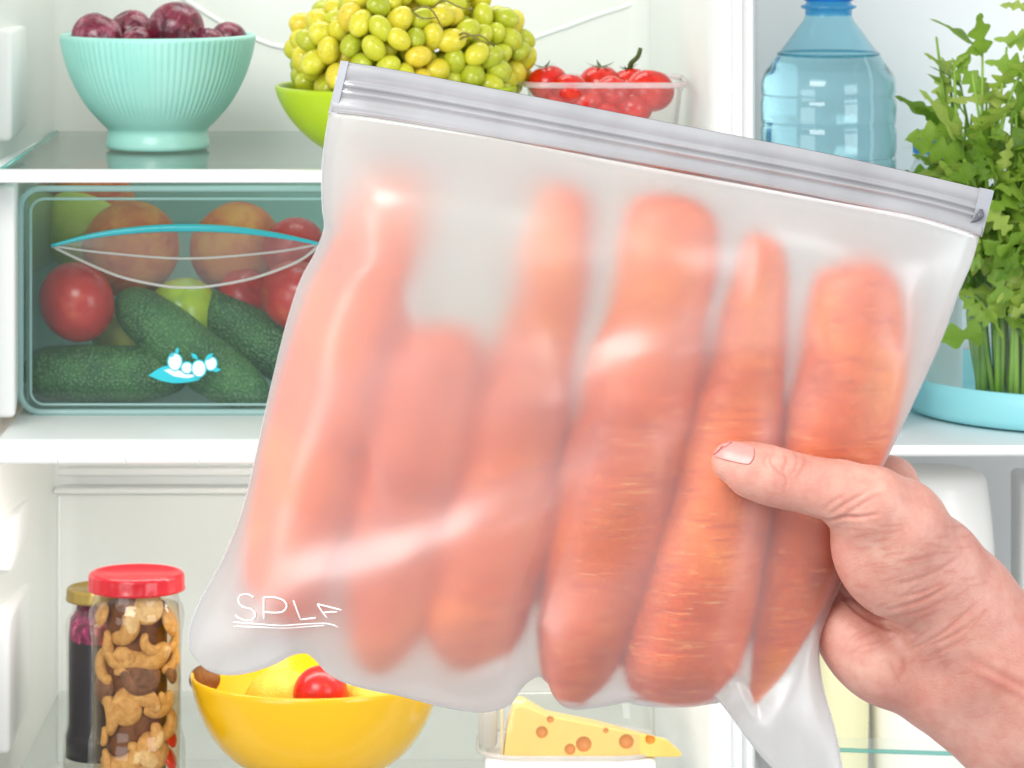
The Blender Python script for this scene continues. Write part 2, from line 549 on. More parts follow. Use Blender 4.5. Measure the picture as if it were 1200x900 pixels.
# ------------------------------------------------------------------ grape bowl
YG = 1.065
k = m_of(1, YG)
gb = P(464, 0, YG); gb.z = SH1 + .0006
Hg = Z(101, YG) - gb.z
t = thing('grape_bowl', 'lime green bowl under a heap of green grapes', 'bowl', gb)
prof = [(44 * k, 0), (47 * k, 2 * k), (62 * k, 5 * k), (90 * k, Hg * .22), (112 * k, Hg * .42), (128 * k, Hg * .64), (138 * k, Hg * .85), (142 * k, Hg)]
LIME = mat_simple('lime_plastic', srgb(176, 205, 20), 0.3, 0.04, 12, sss=0.0)
obj('bowl_body', bowl_shell(prof, .003, 'bowl_body', 72), LIME, t, TRS(gb))

GRAPE = NT('grape_skin')
info = GRAPE.n('ShaderNodeObjectInfo')
cA = GRAPE.ramp(info.outputs['Random'], [(0.0, srgb(164, 176, 38)), (0.35, srgb(190, 196, 46)), (0.75, srgb(214, 208, 56)), (1.0, srgb(222, 200, 60))])
add = GRAPE.n('ShaderNodeVectorMath', _operation='ADD'); GRAPE.l(GRAPE.coord(), add.inputs[0]); GRAPE.l(info.outputs['Location'], add.inputs[1])
sp = GRAPE.ramp(GRAPE.noise(3.2, 5, 0.65, add.outputs[0]), [(0.56, (0, 0, 0, 1)), (0.74, (0.6, 0.6, 0.6, 1))])
cB = GRAPE.mixc(sp, cA, srgb(160, 118, 40))
bl = GRAPE.ramp(GRAPE.noise(1.4, 3, 0.6, add.outputs[0]), [(0.45, (0, 0, 0, 1)), (0.8, (0.4, 0.4, 0.4, 1))])
cC = GRAPE.mixc(bl, cB, srgb(226, 226, 130))
pp = GRAPE.n('ShaderNodeBsdfPrincipled', Roughness=0.24)
pp.inputs['Subsurface Weight'].default_value = 0.55
pp.inputs['Subsurface Radius'].default_value = (0.006, 0.006, 0.002)
pp.inputs['Subsurface Scale'].default_value = 1.0
GRAPE.l(cC, pp.inputs['Base Color'])
GRAPEM = GRAPE.surf(pp.outputs[0])
grape_me = ball('grape', 1, 18, 12, lambda v: Vector((v.x, v.y, v.z * 1.32)))
gc = P(470, 64, YG)
bunch = thing('grape_bunch', 'heaped bunch of green grapes filling the lime bowl', 'grapes', P(476, 100, YG))
ax = (.0775, .066, .054)
pts = []
tries = 0
def ok(p, dmin): return all((p - q[0]).length > dmin for q in pts)
while tries < 26000 and len(pts) < 285:
    tries += 1
    th = random.uniform(0, 2 * math.pi); u = random.uniform(-0.42, 1)
    s = math.sqrt(1 - u * u)
    lay = 1.0 if tries < 16000 else 0.76
    wob = 1 + 0.10 * math.sin(3 * th + 1) + 0.07 * math.sin(7 * th + 4 * u)
    p = Vector((ax[0] * s * math.cos(th), ax[1] * s * math.sin(th), ax[2] * u)) * lay * wob
    if p.x > .05: p.z -= .004; p.x *= 1.03
    if p.x < -.05 and p.z > 0.03: continue
    # keep inside the bowl below the rim
    wp = gc + p
    if wp.z < gb.z + Hg:
        d = math.hypot(wp.x - gb.x, wp.y - gb.y)
        if d > 122 * k * 0.93 and p.x < .066: continue
    if ok(p, 0.0136): pts.append((p, random.uniform(.0072, .0096)))
for p, r in pts:
    d = p.normalized()
    q = d.to_track_quat('Z', 'Y').to_matrix().to_4x4() @ rot(random.uniform(-1.3, 1.3), random.uniform(-1.3, 1.3), random.uniform(0, 6))
    obj('grape', grape_me, GRAPEM, bunch, TRS(gc + p, q, r))
STEMM = mat_simple('grape_stem', srgb(120, 110, 50), 0.6, 0.2, 80)
for i in range(6):
    a = gc + Vector((random.uniform(-.05, .06), -.047 + random.uniform(-.006, 0), random.uniform(.0, .04)))
    pth = cr([a, a + Vector((.008, -.010, .006)), a + Vector((.02, -.014, random.uniform(-.004, .01))), a + Vector((.03, -.012, random.uniform(-.01, .01)))], 10)
    obj('stem', tube(pth, np.linspace(.0009, .0005, 10), 6, 'stem'), STEMM, bunch)

# ------------------------------------------------------------------ tomato punnet
YT = 1.10
k = m_of(1, YT)
tz = SH1 + .0006
tc = P(708, 0, YT); tc.z = tz
PUN = mat_clear('punnet_plastic', (0.97, 0.95, 0.95, 1), 0.10, (0.95, 0.93, 0.92, 1), 0.08, 1.5, 0.25, 40)
PUNRIM = mat_clear('punnet_rim', (0.95, 0.9, 0.9, 1), 0.45, (0.95, 0.9, 0.9, 1), 0.12, 1.5)
t = thing('tomato_punnet', 'clear ribbed plastic punnet of small red tomatoes', 'punnet', tc)
hx0, hy0 = 78 * k, .042
hx1, hy1 = 89 * k, .050
Hp = Z(100, YT - .05) - tz
def rr_pts(hx, hy, r, n=8, rib=0.0, ribn=0):
    out = []
    for (sx, sy, a0) in ((1, -1, -90), (1, 1, 0), (-1, 1, 90), (-1, -1, 180)):
        for j in range(n + 1):
            a = math.radians(a0 + 90 * j / n)
            out.append((sx * (hx - r) + r * math.cos(a), sy * (hy - r) + r * math.sin(a)))
    # resample evenly
    o2 = []
    m = len(out)
    per = [0]
    for i in range(m): per.append(per[-1] + math.dist(out[i], out[(i + 1) % m]))
    N = 144
    for q in range(N):
        s = per[-1] * q / N
        i = max(j for j in range(m) if per[j] <= s + 1e-12)
        f = (s - per[i]) / max(per[i + 1] - per[i], 1e-9)
        x = out[i][0] * (1 - f) + out[(i + 1) % m][0] * f; y = out[i][1] * (1 - f) + out[(i + 1) % m][1] * f
        w = 1 + rib * max(0, math.sin(2 * math.pi * ribn * q / N)) ** 2
        o2.append((x * w, y * w))
    return o2
rows = []
for (f, rib) in ((0, 0), (0.06, .02), (0.5, .025), (0.9, .025), (0.93, 0), (1.0, 0)):
    hx = hx0 + (hx1 - hx0) * f; hy = hy0 + (hy1 - hy0) * f
    if f >= 0.93: hx += .0015; hy += .0015
    rows.append([(tc.x + x, tc.y + y, tz + Hp * f) for x, y in rr_pts(hx, hy, .018, rib=rib, ribn=24)])
V = [v for r in rows for v in r]; N = 144
F = [(i * N + j, i * N + (j + 1) % N, (i + 1) * N + (j + 1) % N, (i + 1) * N + j) for i in range(len(rows) - 1) for j in range(N)]
F.append(tuple(range(N))[::-1])
obj('tray', mesh('tray', V, F), PUN, t)
rim = [(tc.x + x, tc.y + y, tz + Hp) for x, y in rr_pts(hx1 + .003, hy1 + .003, .018)]
obj('rim', tube(rim + rim[:2], .0022, 8, 'rim', cap=False, squash=0.7), PUNRIM, t)
TOM = mat_fruit('tomato_skin', [(0.3, srgb(176, 20, 12)), (0.55, srgb(214, 36, 20)), (0.8, srgb(232, 70, 34))], 1.5, 0.2, sss=0.1)
tom_me = ball('tomato', 1, 28, 18, lambda v: Vector((v.x, v.y, v.z * .88 - 0.13 * math.exp(-(1 - v.z) / .05))))
GREEN = mat_simple('calyx_green', srgb(70, 90, 30), 0.6, 0.2, 120)
def calyx(r, n=5, stem=True):
    V = []; F = []
    for q in range(n):
        a = 2 * math.pi * q / n
        for (l, w, z) in ((.1, .10, .80), (.45, .13, .84), (.8, .05, .92), (1.0, .0, 1.02)):
            for sgn in (-1, 1):
                V.append(((l * math.cos(a) - sgn * w * math.sin(a)) * r * .75, (l * math.sin(a) + sgn * w * math.cos(a)) * r * .75, z * r))
        b = q * 8
        for i in range(3): F.append((b + 2 * i, b + 2 * i + 1, b + 2 * i + 3, b + 2 * i + 2))
    return mesh('calyx', V, F)
cal_me = calyx(1.0)
toms = [(642, 92, 1.075, 21, 1, 'dark red tomato with green calyx at the grape end of the punnet'),
        (668, 99, 1.06, 18, 0, 'small tomato beside the dark one at the grape end of the punnet'),
        (703, 93, 1.115, 22, 1, 'tall tomato at the middle back of the punnet'),
        (720, 104, 1.07, 20, 0, 'bright tomato at the middle front of the punnet'),
        (738, 94, 1.13, 20, 1, 'tomato with curled stem at the back of the punnet'),
        (762, 101, 1.075, 25, 0, 'largest bright tomato at the wall end of the punnet'),
        (686, 112, 1.065, 19, 0, 'tomato pressed against the front of the punnet'),
        (655, 118, 1.065, 18, 0, 'tomato low at the front of the punnet under the small one'),
        (742, 122, 1.07, 20, 0, 'tomato low at the front of the punnet under the largest one'),
        (712, 132, 1.065, 19, 0, 'tomato at the bottom of the punnet behind the zip strip')]
for (px, py, Y, r, cx, lab) in toms:
    rr = m_of(r * 1.14, Y)
    R = rot(random.uniform(-.5, .2), random.uniform(-.4, .4), random.uniform(0, 6)) if not cx else rot(-.15, random.uniform(-.4, .4), random.uniform(0, 6))
    M = TRS(P(px, py + 5, Y), R, rr)
    o = tag(obj('tomato', tom_me, TOM, None, M), lab, 'tomato', 'tomatoes in the punnet')
    if cx:
        obj('calyx', cal_me, GREEN, o, M)
        if px == 738:
            tt = P(px, py + 5, Y)
            pth = cr([tt + Vector((0, 0, rr * .7)), tt + Vector((.001, -.002, rr * 1.1)), tt + Vector((.006, -.004, rr * 1.45)), tt + Vector((.008, -.004, rr * 1.9))], 10)
            obj('stem', tube(pth, np.linspace(.0022, .0016, 10), 8, 'stem'), GREEN, o)

# ------------------------------------------------------------------ crisper drawer
YD = 1.12
k = m_of(1, YD)
dc = P(218, 484, YD)
TEALF = mat_clear('drawer_front_plastic', (0.93, 0.985, 0.98, 1), 0.022, (0.66, 0.86, 0.84, 1), 0.07, 1.45)
TEALS = mat_clear('drawer_side_plastic', (0.90, 0.98, 0.97, 1), 0.28, (0.68, 0.86, 0.83, 1), 0.15, 1.4)
TEALR = mat_clear('drawer_rim_plastic', (0.75, 0.93, 0.92, 1), 0.65, (0.72, 0.93, 0.92, 1), 0.12, 1.5)
TEALH = mat_simple('teal_handle', srgb(46, 172, 182), 0.2, 0.04, 30, coat=0.3)
PALE = mat_clear('pale_rim_plastic', (0.95, 0.93, 0.92, 1), 0.55, (0.90, 0.88, 0.86, 1), 0.1, 1.5)
drawer = thing('vegetable_drawer', 'teal tinted clear plastic drawer full of fruit and cucumbers', 'drawer', dc)
def rrect(x0, y0, x1, y1, r, n=8):
    pts = []
    for (cx, cy, a0) in ((x1 - r, y0 + r, -90), (x1 - r, y1 - r, 0), (x0 + r, y1 - r, 90), (x0 + r, y0 + r, 180)):
        for j in range(n + 1):
            a = math.radians(a0 + 90 * j / n)
            pts.append((cx + r * math.cos(a), cy + r * math.sin(a)))
    return pts
outline = rrect(24, 221, 414, 483, 24)
V = [P(x, y, YD) for x, y in outline] + [P(x, y, YD) + Vector((0, .0025, 0)) for x, y in outline]
n = len(outline)
F = [tuple(range(n)), tuple(range(2 * n - 1, n - 1, -1))] + [(i, n + i, n + (i + 1) % n, (i + 1) % n) for i in range(n)]
me = recalc(mesh('front_panel', V, F, False))
obj('front_panel', me, TEALF, drawer)
ring = [P(x, y, YD - .001) for x, y in outline]
obj('front_rim', tube(ring + ring[:2], .0024, 8, 'front_rim', cap=False), TEALR, drawer)
ring = [P(x, y, YD - .0005) for x, y in rrect(36, 233, 402, 474, 16)]
obj('inner_rim', tube(ring + ring[:2], .0011, 6, 'inner_rim', cap=False), TEALR, drawer)
xl, xr_ = P(30, 0, YD).x, P(408, 0, YD).x
zb, zt = Z(480, YD), Z(226, YD)
obj('side_panel', box(xl, xl + .002, YD + .004, 1.368, zb, zt, 'side_panel', 0), TEALS, drawer)
obj('side_panel', box(xr_ - .002, xr_, YD + .004, 1.368, zb, zt, 'side_panel', 0), TEALS, drawer)
obj('bottom_panel', box(xl, xr_, YD + .004, 1.368, zb - .0025, zb - .0005, 'bottom_panel', 0), TEALS, drawer)
obj('back_panel', box(xl, xr_, 1.3685, 1.3705, zb, zt, 'back_panel', 0), TEALS, drawer)
# handle: teal upper lip, pale lower lip, bulging film between
up = cr([(60, 288), (110, 276), (165, 269), (218, 267), (272, 269), (326, 276), (376, 286)], 40)
lo = cr([(60, 288), (90, 303), (140, 324), (190, 335), (218, 337), (250, 335), (300, 325), (350, 306), (376, 286)], 40)
obj('handle', tube([P(x, y, YD - .006 - .004 * math.sin(math.pi * i / 39)) for i, (x, y) in enumerate(up)], [.0012 + .0018 * math.sin(math.pi * i / 39) for i in range(40)], 10, 'handle', squash=1.0), TEALH, drawer)
obj('handle_lip', tube([P(x, y, YD - .003 - .003 * math.sin(math.pi * i / 39)) for i, (x, y) in enumerate(lo)], .0011, 8, 'handle_lip'), PALE, drawer)
md = cr([(60, 288), (120, 296), (218, 303), (316, 296), (376, 286)], 40)
obj('handle_lip', tube([P(x, y, YD - .004 - .004 * math.sin(math.pi * i / 39)) for i, (x, y) in enumerate(md)], .0009, 8, 'handle_lip'), PALE, drawer)
V = []; F = []
for i in range(40):
    for j in range(9):
        f = j / 8
        V.append(P(up[i][0] * (1 - f) + lo[i][0] * f, up[i][1] * (1 - f) + lo[i][1] * f, YD - .0035 - .006 * math.sin(math.pi * i / 39) * math.cos(f * math.pi / 2)))
for i in range(39):
    for j in range(8): F.append((i * 9 + j, i * 9 + j + 1, (i + 1) * 9 + j + 1, (i + 1) * 9 + j))
obj('handle_film', mesh('handle_film', V, F), mat_clear('handle_film', (0.97, 0.96, 0.96, 1), 0.09, (0.92, 0.88, 0.87, 1), 0.12, 1.5), drawer)
# emblem: a leaf-shaped dish with fruit
WHT = mat_simple('emblem_white', (0.82, 0.92, 0.93, 1), 0.4, 0.02, 50)
TEALP = mat_simple('emblem_teal', srgb(40, 190, 205), 0.4, 0.03, 50)
em = obj('emblem', None or bpy.data.meshes.new('emblem'), None, drawer) if False else None
def flat(pts, Y, mat, name, parent):
    n = len(pts)
    V = [P(x, y, Y) for x, y in pts] + [P(x, y, Y) + Vector((0, .0004, 0)) for x, y in pts]
    F = [tuple(range(n)), tuple(range(2 * n - 1, n - 1, -1))] + [(i, n + i, n + (i + 1) % n, (i + 1) % n) for i in range(n)]
    return obj(name, recalc(mesh(name, V, F, False)), mat, parent)
def blob(cx, cy, rx, ry, n=20, ph=0.0):
    return [(cx + rx * math.cos(2 * math.pi * i / n + ph), cy + ry * math.sin(2 * math.pi * i / n + ph)) for i in range(n)]
def leafpts(x0, y0, x1, y1, w, n=8):
    dx, dy = x1 - x0, y1 - y0; L = math.hypot(dx, dy); nx, ny = -dy / L, dx / L
    a = [(x0 + dx * i / n + nx * w * math.sin(math.pi * i / n), y0 + dy * i / n + ny * w * math.sin(math.pi * i / n)) for i in range(n + 1)]
    b = [(x0 + dx * i / n - nx * w * math.sin(math.pi * i / n), y0 + dy * i / n - ny * w * math.sin(math.pi * i / n)) for i in range(n - 1, 0, -1)]
    return a + b
emb = flat([tuple(q) for q in cr([(174, 440), (186, 432), (197, 429), (215, 437), (235, 443), (226, 447), (205, 449), (188, 446)], 30)], YD - .0012, TEALP, 'emblem', drawer)
flat([tuple(q) for q in cr([(192, 434), (204, 432), (220, 438), (232, 439), (220, 443), (204, 441)], 24)], YD - .0018, WHT, 'dish', emb)
for i_, (cx, cy, rx, ry) in enumerate(((205, 424, 7.5, 9.5), (247, 426, 6.5, 7.5), (219, 431, 6, 6), (233, 432, 7.5, 9))):
    flat(blob(cx, cy, rx + 1.7, ry + 1.7), YD - .0019 - .0006 * i_, TEALP, 'fruit_outline', emb)
    flat(blob(cx, cy, rx, ry), YD - .0022 - .0006 * i_, WHT, 'fruit_shape', emb)
for (a, b, c, d, w) in ((207, 415, 208, 407, 2.2), (204, 414, 198, 418, 2), (232, 421, 224, 414, 2.5), (240, 422, 250, 414, 2.5), (248, 434, 259, 433, 2.4)):
    flat(leafpts(a, b, c, d, w), YD - .0050, TEALP, 'leaf_shape', emb)

# fruit and vegetables in the drawer
PEACH = mat_fruit('peach_skin', [(0.3, srgb(222, 150, 62)), (0.5, srgb(214, 116, 56)), (0.72, srgb(186, 66, 44))], 1.5, 0.65, bump=0.15, bscale=40)
RED = mat_fruit('red_tomato_skin', [(0.3, srgb(176, 24, 22)), (0.6, srgb(206, 40, 34)), (0.8, srgb(224, 92, 60))], 1.2, 0.25, sss=0.05)
PEAR = mat_fruit('pear_skin', [(0.3, srgb(170, 180, 60)), (0.7, srgb(204, 196, 80))], 1.5, 0.45, speck=srgb(110, 110, 40), speck_scale=18, speck_amt=.4)
PEPPER = mat_fruit('pepper_skin', [(0.3, srgb(160, 176, 40)), (0.7, srgb(200, 204, 60))], 1.5, 0.2)
peach_me = ball('peach', 1, 32, 22, lambda v: Vector((v.x * (1 - .06 * math.exp(-(math.atan2(v.y, v.x) / .2) ** 2) * (1 - v.z * v.z)), v.y, v.z * .95 - .15 * math.exp(-(1 - v.z) / .05))))
apple_me = ball('apple', 1, 32, 22, lambda v: Vector((v.x * (1 - .05 * v.z * -1), v.y * (1 + .05 * v.z), v.z * .9 - .2 * math.exp(-(1 - v.z) / .06))))
def pearf(v):
    s = 1 - .32 * max(0, v.z) ** 1.2
    return Vector((v.x * s, v.y * s, v.z * 1.2))
pear_me = ball('pear', 1, 28, 20, pearf)
pep_me = ball('pepper', 1, 36, 20, lambda v: Vector((v.x, v.y, v.z * 1.2)) * (1 + .07 * abs(math.sin(1.5 * math.atan2(v.y, v.x))) * (1 - v.z * v.z)))
fr = [(90, 354, 1.112, 48, RED, tom_me, 'red_tomato', 'round red tomato lying on a cucumber near the drawer rim', 'tomato'),
      (153, 292, 1.175, 58, PEACH, peach_me, 'peach', 'orange and red peach behind the handle lip above the red tomato', 'peach'),
      (98, 272, 1.235, 46, PEAR, pear_me, 'pear', 'pale yellow pear behind the peach in the drawer corner', 'pear'),
      (276, 290, 1.19, 55, PEACH, peach_me, 'peach', 'brownish peach in the middle back of the drawer', 'peach'),
      (345, 292, 1.16, 38, RED, apple_me, 'red_apple', 'red apple on top beside the brownish peach', 'apple'),
      (350, 347, 1.115, 46, RED, tom_me, 'red_tomato', 'big red tomato above the darkest cucumber beside the bag', 'tomato'),
      (288, 348, 1.16, 34, RED, apple_me, 'red_apple', 'half hidden red apple under the handle lip', 'apple'),
      (216, 368, 1.15, 40, PEPPER, pep_me, 'yellow_pepper', 'yellow green pepper between the two slanting cucumbers', 'pepper'),
      (150, 395, 1.165, 44, PEAR, pear_me, 'pear', 'green pear under the red tomato behind the slanting cucumber', 'pear'),
      (110, 236, 1.30, 50, PEACH, peach_me, 'peach', 'golden peach at the very back under the shelf trim', 'peach')]
for (px, py, Y, r, mt, me, nm, lab, ct) in fr:
    o = obj(nm, me, mt, None, TRS(P(px, py, min(Y + .055, 1.335)), rot(random.uniform(.5, 1.2), random.uniform(-.5, .5), random.uniform(0, 6)), m_of(r, Y + .055)))
    tag(o, lab, ct, 'fruit and vegetables in the teal drawer')
CUKE = NT('cucumber_skin')
vc = CUKE.coord()
c1 = CUKE.ramp(CUKE.noise(40, 4, .6, vc), [(0.3, srgb(32, 74, 38)), (0.7, srgb(70, 116, 54))])
vo = CUKE.n('ShaderNodeTexVoronoi', Scale=400.0); CUKE.l(vc, vo.inputs['Vector'])
mk = CUKE.ramp(vo.outputs['Distance'], [(0.12, (.5, .5, .5, 1)), (.42, (0, 0, 0, 1))])
c2 = CUKE.mixc(mk, c1, srgb(156, 186, 122))
pp = CUKE.n('ShaderNodeBsdfPrincipled', Roughness=.34); CUKE.l(c2, pp.inputs['Base Color'])
CUKE.l(CUKE.bump(vo.outputs['Distance'], .7, -.0022), pp.inputs['Normal'])
CUKEM = CUKE.surf(pp.outputs[0])
def cucumber(pts, lab, group='fruit and vegetables in the teal drawer'):
    n = 44
    w = cr([tuple(P(x, y, Y + .055)) + (m_of(r, Y + .055),) for x, y, Y, r in pts], n)
    L = np.linspace(-1, 1, n)
    rad = w[:, 3] * np.sqrt(np.clip(1 - np.abs(L) ** 5, 0.003, 1))
    ph = random.uniform(0, 6)
    me = tube(w[:, :3], rad, 32, 'cucumber', mod=lambda kk, a: 1 + .012 * math.sin(kk * .5 + 2 * a + ph) + .010 * math.sin(7 * a + ph))
    o = obj('cucumber', me, CUKEM); tag(o, lab, 'cucumber', group)
cucumber([(26, 434, 1.115, 30), (80, 437, 1.11, 33), (150, 438, 1.11, 33), (224, 436, 1.115, 29)], 'bumpy dark cucumber lying flat in the drawer below the red tomato')
cucumber([(140, 346, 1.135, 28), (185, 382, 1.115, 33), (240, 425, 1.10, 34), (312, 472, 1.09, 30)], 'slanting cucumber behind the printed fruit emblem')
cucumber([(226, 350, 1.155, 26), (280, 384, 1.14, 31), (330, 416, 1.13, 32), (396, 456, 1.12, 27)], 'cucumber slanting beside the bag, upper one of two')

# ------------------------------------------------------------------ jars
JG = mat_clear('jar_glass', (0.97, 0.965, 0.95, 1), 0.0, rough=0.03, ior=1.5)
def jar(name, label, px, Y, rpx, ylid0, ylid1, prof_rows, lid_mat, lid_r, body):
    b = P(px, 0, Y); b.z = SH3 + .0006
    k = m_of(1, Y)
    t = thing(name, label, 'jar', b)
    ztop = Z(ylid1, Y) - b.z
    out = [(0, 0), (rpx * k * .9, 0.0), (rpx * k * .97, .002)] + [(r * k, Z(y, Y) - b.z) for y, r in prof_rows]
    me = lathe([out[0], out[1]] + smooth_profile(out[2:], 60), 56, 'glass')
    obj('glass', me, JG, t, TRS(b))
    zl0, zl1 = Z(ylid1, Y) - b.z, Z(ylid0, Y) - b.z
    lr = lid_r * k
    lp = [(lr * .985, zl0), (lr * 1.02, zl0 + .0005), (lr * 1.02, zl0 + .002), (lr, zl0 + .003), (lr, zl1 - .003), (lr * .98, zl1 - .001), (lr * .93, zl1), (lr * .86, zl1 - .0003), (lr * .84, zl1 - .0012), (0, zl1 - .0012)]
    obj('lid', lathe(lp, 96, 'lid', lambda a, i: 1 + (.010 * (math.cos(a * 24)) if i in (3, 4) else 0)), lid_mat, t, TRS(b))
    return t, b, k
REDLID = mat_simple('red_lid', srgb(190, 12, 28), 0.3, 0.04, 60, coat=.2)
GOLD = mat_simple('gold_lid', srgb(150, 128, 66), 0.32, 0.08, 60, metal=0.5)
t, jb, k = jar('mushroom_jar', 'glass jar of pickled mushrooms with red lid', 160, 1.06, 58, 670, 691,
    [(905, 57), (880, 57), (866, 56), (855, 53), (840, 52.5), (800, 52.5), (750, 53), (732, 55), (720, 56), (710, 54), (702, 50), (696, 49), (690, 49)], REDLID, 56, None)
MUR = NT('brine')
f = MUR.noise(60, 5, .65, None, 1.2)
cc = MUR.ramp(f, [(0.3, srgb(58, 34, 20)), (0.5, srgb(120, 74, 36)), (0.65, srgb(96, 70, 62)), (0.8, srgb(168, 120, 62))])
pp = MUR.n('ShaderNodeBsdfPrincipled', Roughness=.5); MUR.l(cc, pp.inputs['Base Color'])
obj('brine', lathe([(0, .004)] + [(34 * k, .004), (36 * k, .03), (36 * k, Z(720, 1.06) - jb.z), (34 * k, Z(706, 1.06) - jb.z), (0, Z(704, 1.06) - jb.z)], 36, 'brine'), MUR.surf(pp.outputs[0]), t, TRS(jb))
MUSH = mat_fruit('mushroom_flesh', [(0.3, srgb(190, 146, 86)), (0.55, srgb(220, 180, 118)), (0.8, srgb(236, 206, 152))], 2.2, 0.3, bump=.3, bscale=9, sss=.1)
DARKM = mat_fruit('dark_mushroom', [(0.3, srgb(84, 58, 48)), (0.7, srgb(150, 108, 88))], 2.2, 0.3, bump=.3, bscale=9)
def cpiece(r, arc, thick):
    n = 18
    p = [(r * math.cos(a), 0, r * math.sin(a)) for a in np.linspace(-arc / 2, arc / 2, n)]
    rad = [thick * (0.55 + 0.45 * math.sin(math.pi * i / (n - 1))) * (1 if 0 < i < n - 1 else .3) for i in range(n)]
    return tube(p, rad, 12, 'mushroom')
def capf(v):
    if v.z < 0: return Vector((v.x * (1 + .4 * v.z), v.y * (1 + .4 * v.z), v.z * .35))
    return Vector((v.x, v.y, v.z * .75))
mush = [cpiece(1, 3.6, .55), cpiece(1, 2.6, .5), ball('mushroom', 1, 24, 16, capf)]
ms = [(136, 726, 30, 0, .2, MUSH), (172, 712, 21, 2, 0, MUSH), (166, 748, 40, 1, 1.5, MUSH), (202, 728, 18, 2, .3, MUSH), (122, 780, 23, 0, 2.6, MUSH),
      (165, 792, 24, 2, .4, DARKM), (198, 768, 22, 1, .8, MUSH), (122, 838, 26, 0, -.5, MUSH), (200, 810, 20, 1, 2.0, MUSH), (158, 838, 34, 1, -1.4, MUSH),
      (138, 872, 38, 1, 1.3, MUSH), (180, 880, 24, 2, .8, MUSH), (118, 892, 19, 0, .4, MUSH), (206, 864, 13, 2, .2, TOM), (192, 846, 22, 0, .9, MUSH),
      (148, 708, 14, 2, .5, DARKM), (116, 748, 22, 1, .5, MUSH), (206, 890, 15, 2, .5, TOM), (150, 908, 24, 1, .5, MUSH), (206, 748, 16, 0, 1.0, MUSH), (120, 806, 18, 2, 1.2, DARKM),
      (140, 762, 22, 0, 1.9, MUSH), (182, 750, 17, 0, 2.1, MUSH), (142, 800, 19, 0, -.6, MUSH), (184, 815, 26, 1, 1.1, MUSH), (146, 832, 20, 2, 2.0, MUSH), (208, 788, 14, 2, .3, DARKM), (168, 862, 24, 0, .9, MUSH), (112, 720, 14, 2, .3, MUSH), (112, 860, 15, 1, .3, MUSH)]
for (px, py, r, kind, ry, mt) in ms:
    rho = 49 - r * (.5 if kind == 2 else .38)
    dx = max(-.93 * rho, min(.93 * rho, (px - 160) * .92)); px = 160 + dx
    Y = 1.06 - math.sqrt(rho * rho - dx * dx) * k
    sc = m_of(r, Y)
    face = math.asin(dx / rho)
    if kind == 2: M = TRS(P(px, py, Y), rot(0, 0, face) @ rot(1.2, ry, 0), (sc, sc, sc * .6))
    else: M = TRS(P(px, py, Y), rot(0, 0, face) @ rot(0, ry, 0), (sc * .72, sc * .55, sc * .72))
    obj('mushroom', mush[kind], mt, t, M)
amber = mat_clear('amber_brine', (0.93, 0.83, 0.68, 1), 0.0, rough=.1, ior=1.1)
obj('amber_brine', lathe([(0, .003), (50 * k, .003), (51 * k, Z(850, 1.06) - jb.z), (51 * k, Z(730, 1.06) - jb.z), (49 * k, Z(708, 1.06) - jb.z), (0, Z(708, 1.06) - jb.z)], 48, 'amber_brine'), amber, t, TRS(jb))
t, b2, k2 = jar('beet_jar', 'dark jar of beetroot with gold lid behind the mushroom jar', 120, 1.125, 46, 687, 703,
    [(905, 46), (862, 45), (850, 42), (760, 42), (738, 43), (726, 42), (716, 36), (708, 34), (702, 34)], GOLD, 42, None)
BEET = NT('beet_juice')
sx = BEET.n('ShaderNodeSeparateXYZ'); BEET.l(BEET.coord(), sx.inputs[0])
f = BEET.noise(160, 4, .6)
foam = BEET.ramp(f, [(0.42, srgb(84, 6, 44)), (0.58, srgb(150, 24, 86)), (0.68, srgb(214, 130, 170))])
zz = Z(738, 1.125) - b2.z
dv = BEET.n('ShaderNodeMath', _operation='GREATER_THAN'); dv.inputs[1].default_value = zz
nz = BEET.n('ShaderNodeMath', _operation='MULTIPLY_ADD'); BEET.l(f, nz.inputs[0]); nz.inputs[1].default_value = .012; BEET.l(sx.outputs[2], nz.inputs[2])
BEET.l(nz.outputs[0], dv.inputs[0])
cc = BEET.mixc(dv.outputs[0], (.010, .006, .012, 1), foam)
pp = BEET.n('ShaderNodeBsdfPrincipled', Roughness=.25); BEET.l(cc, pp.inputs['Base Color'])
obj('beet_filling', lathe([(0, .003)] + [(43 * k2, .003), (43 * k2, Z(862, 1.125) - b2.z), (39.5 * k2, Z(848, 1.125) - b2.z), (39.5 * k2, Z(745, 1.125) - b2.z), (38 * k2, Z(724, 1.125) - b2.z), (31 * k2, Z(714, 1.125) - b2.z), (30 * k2, Z(706, 1.125) - b2.z), (0, Z(705, 1.125) - b2.z)], 40, 'beet_filling'), BEET.surf(pp.outputs[0]), t, TRS(b2))

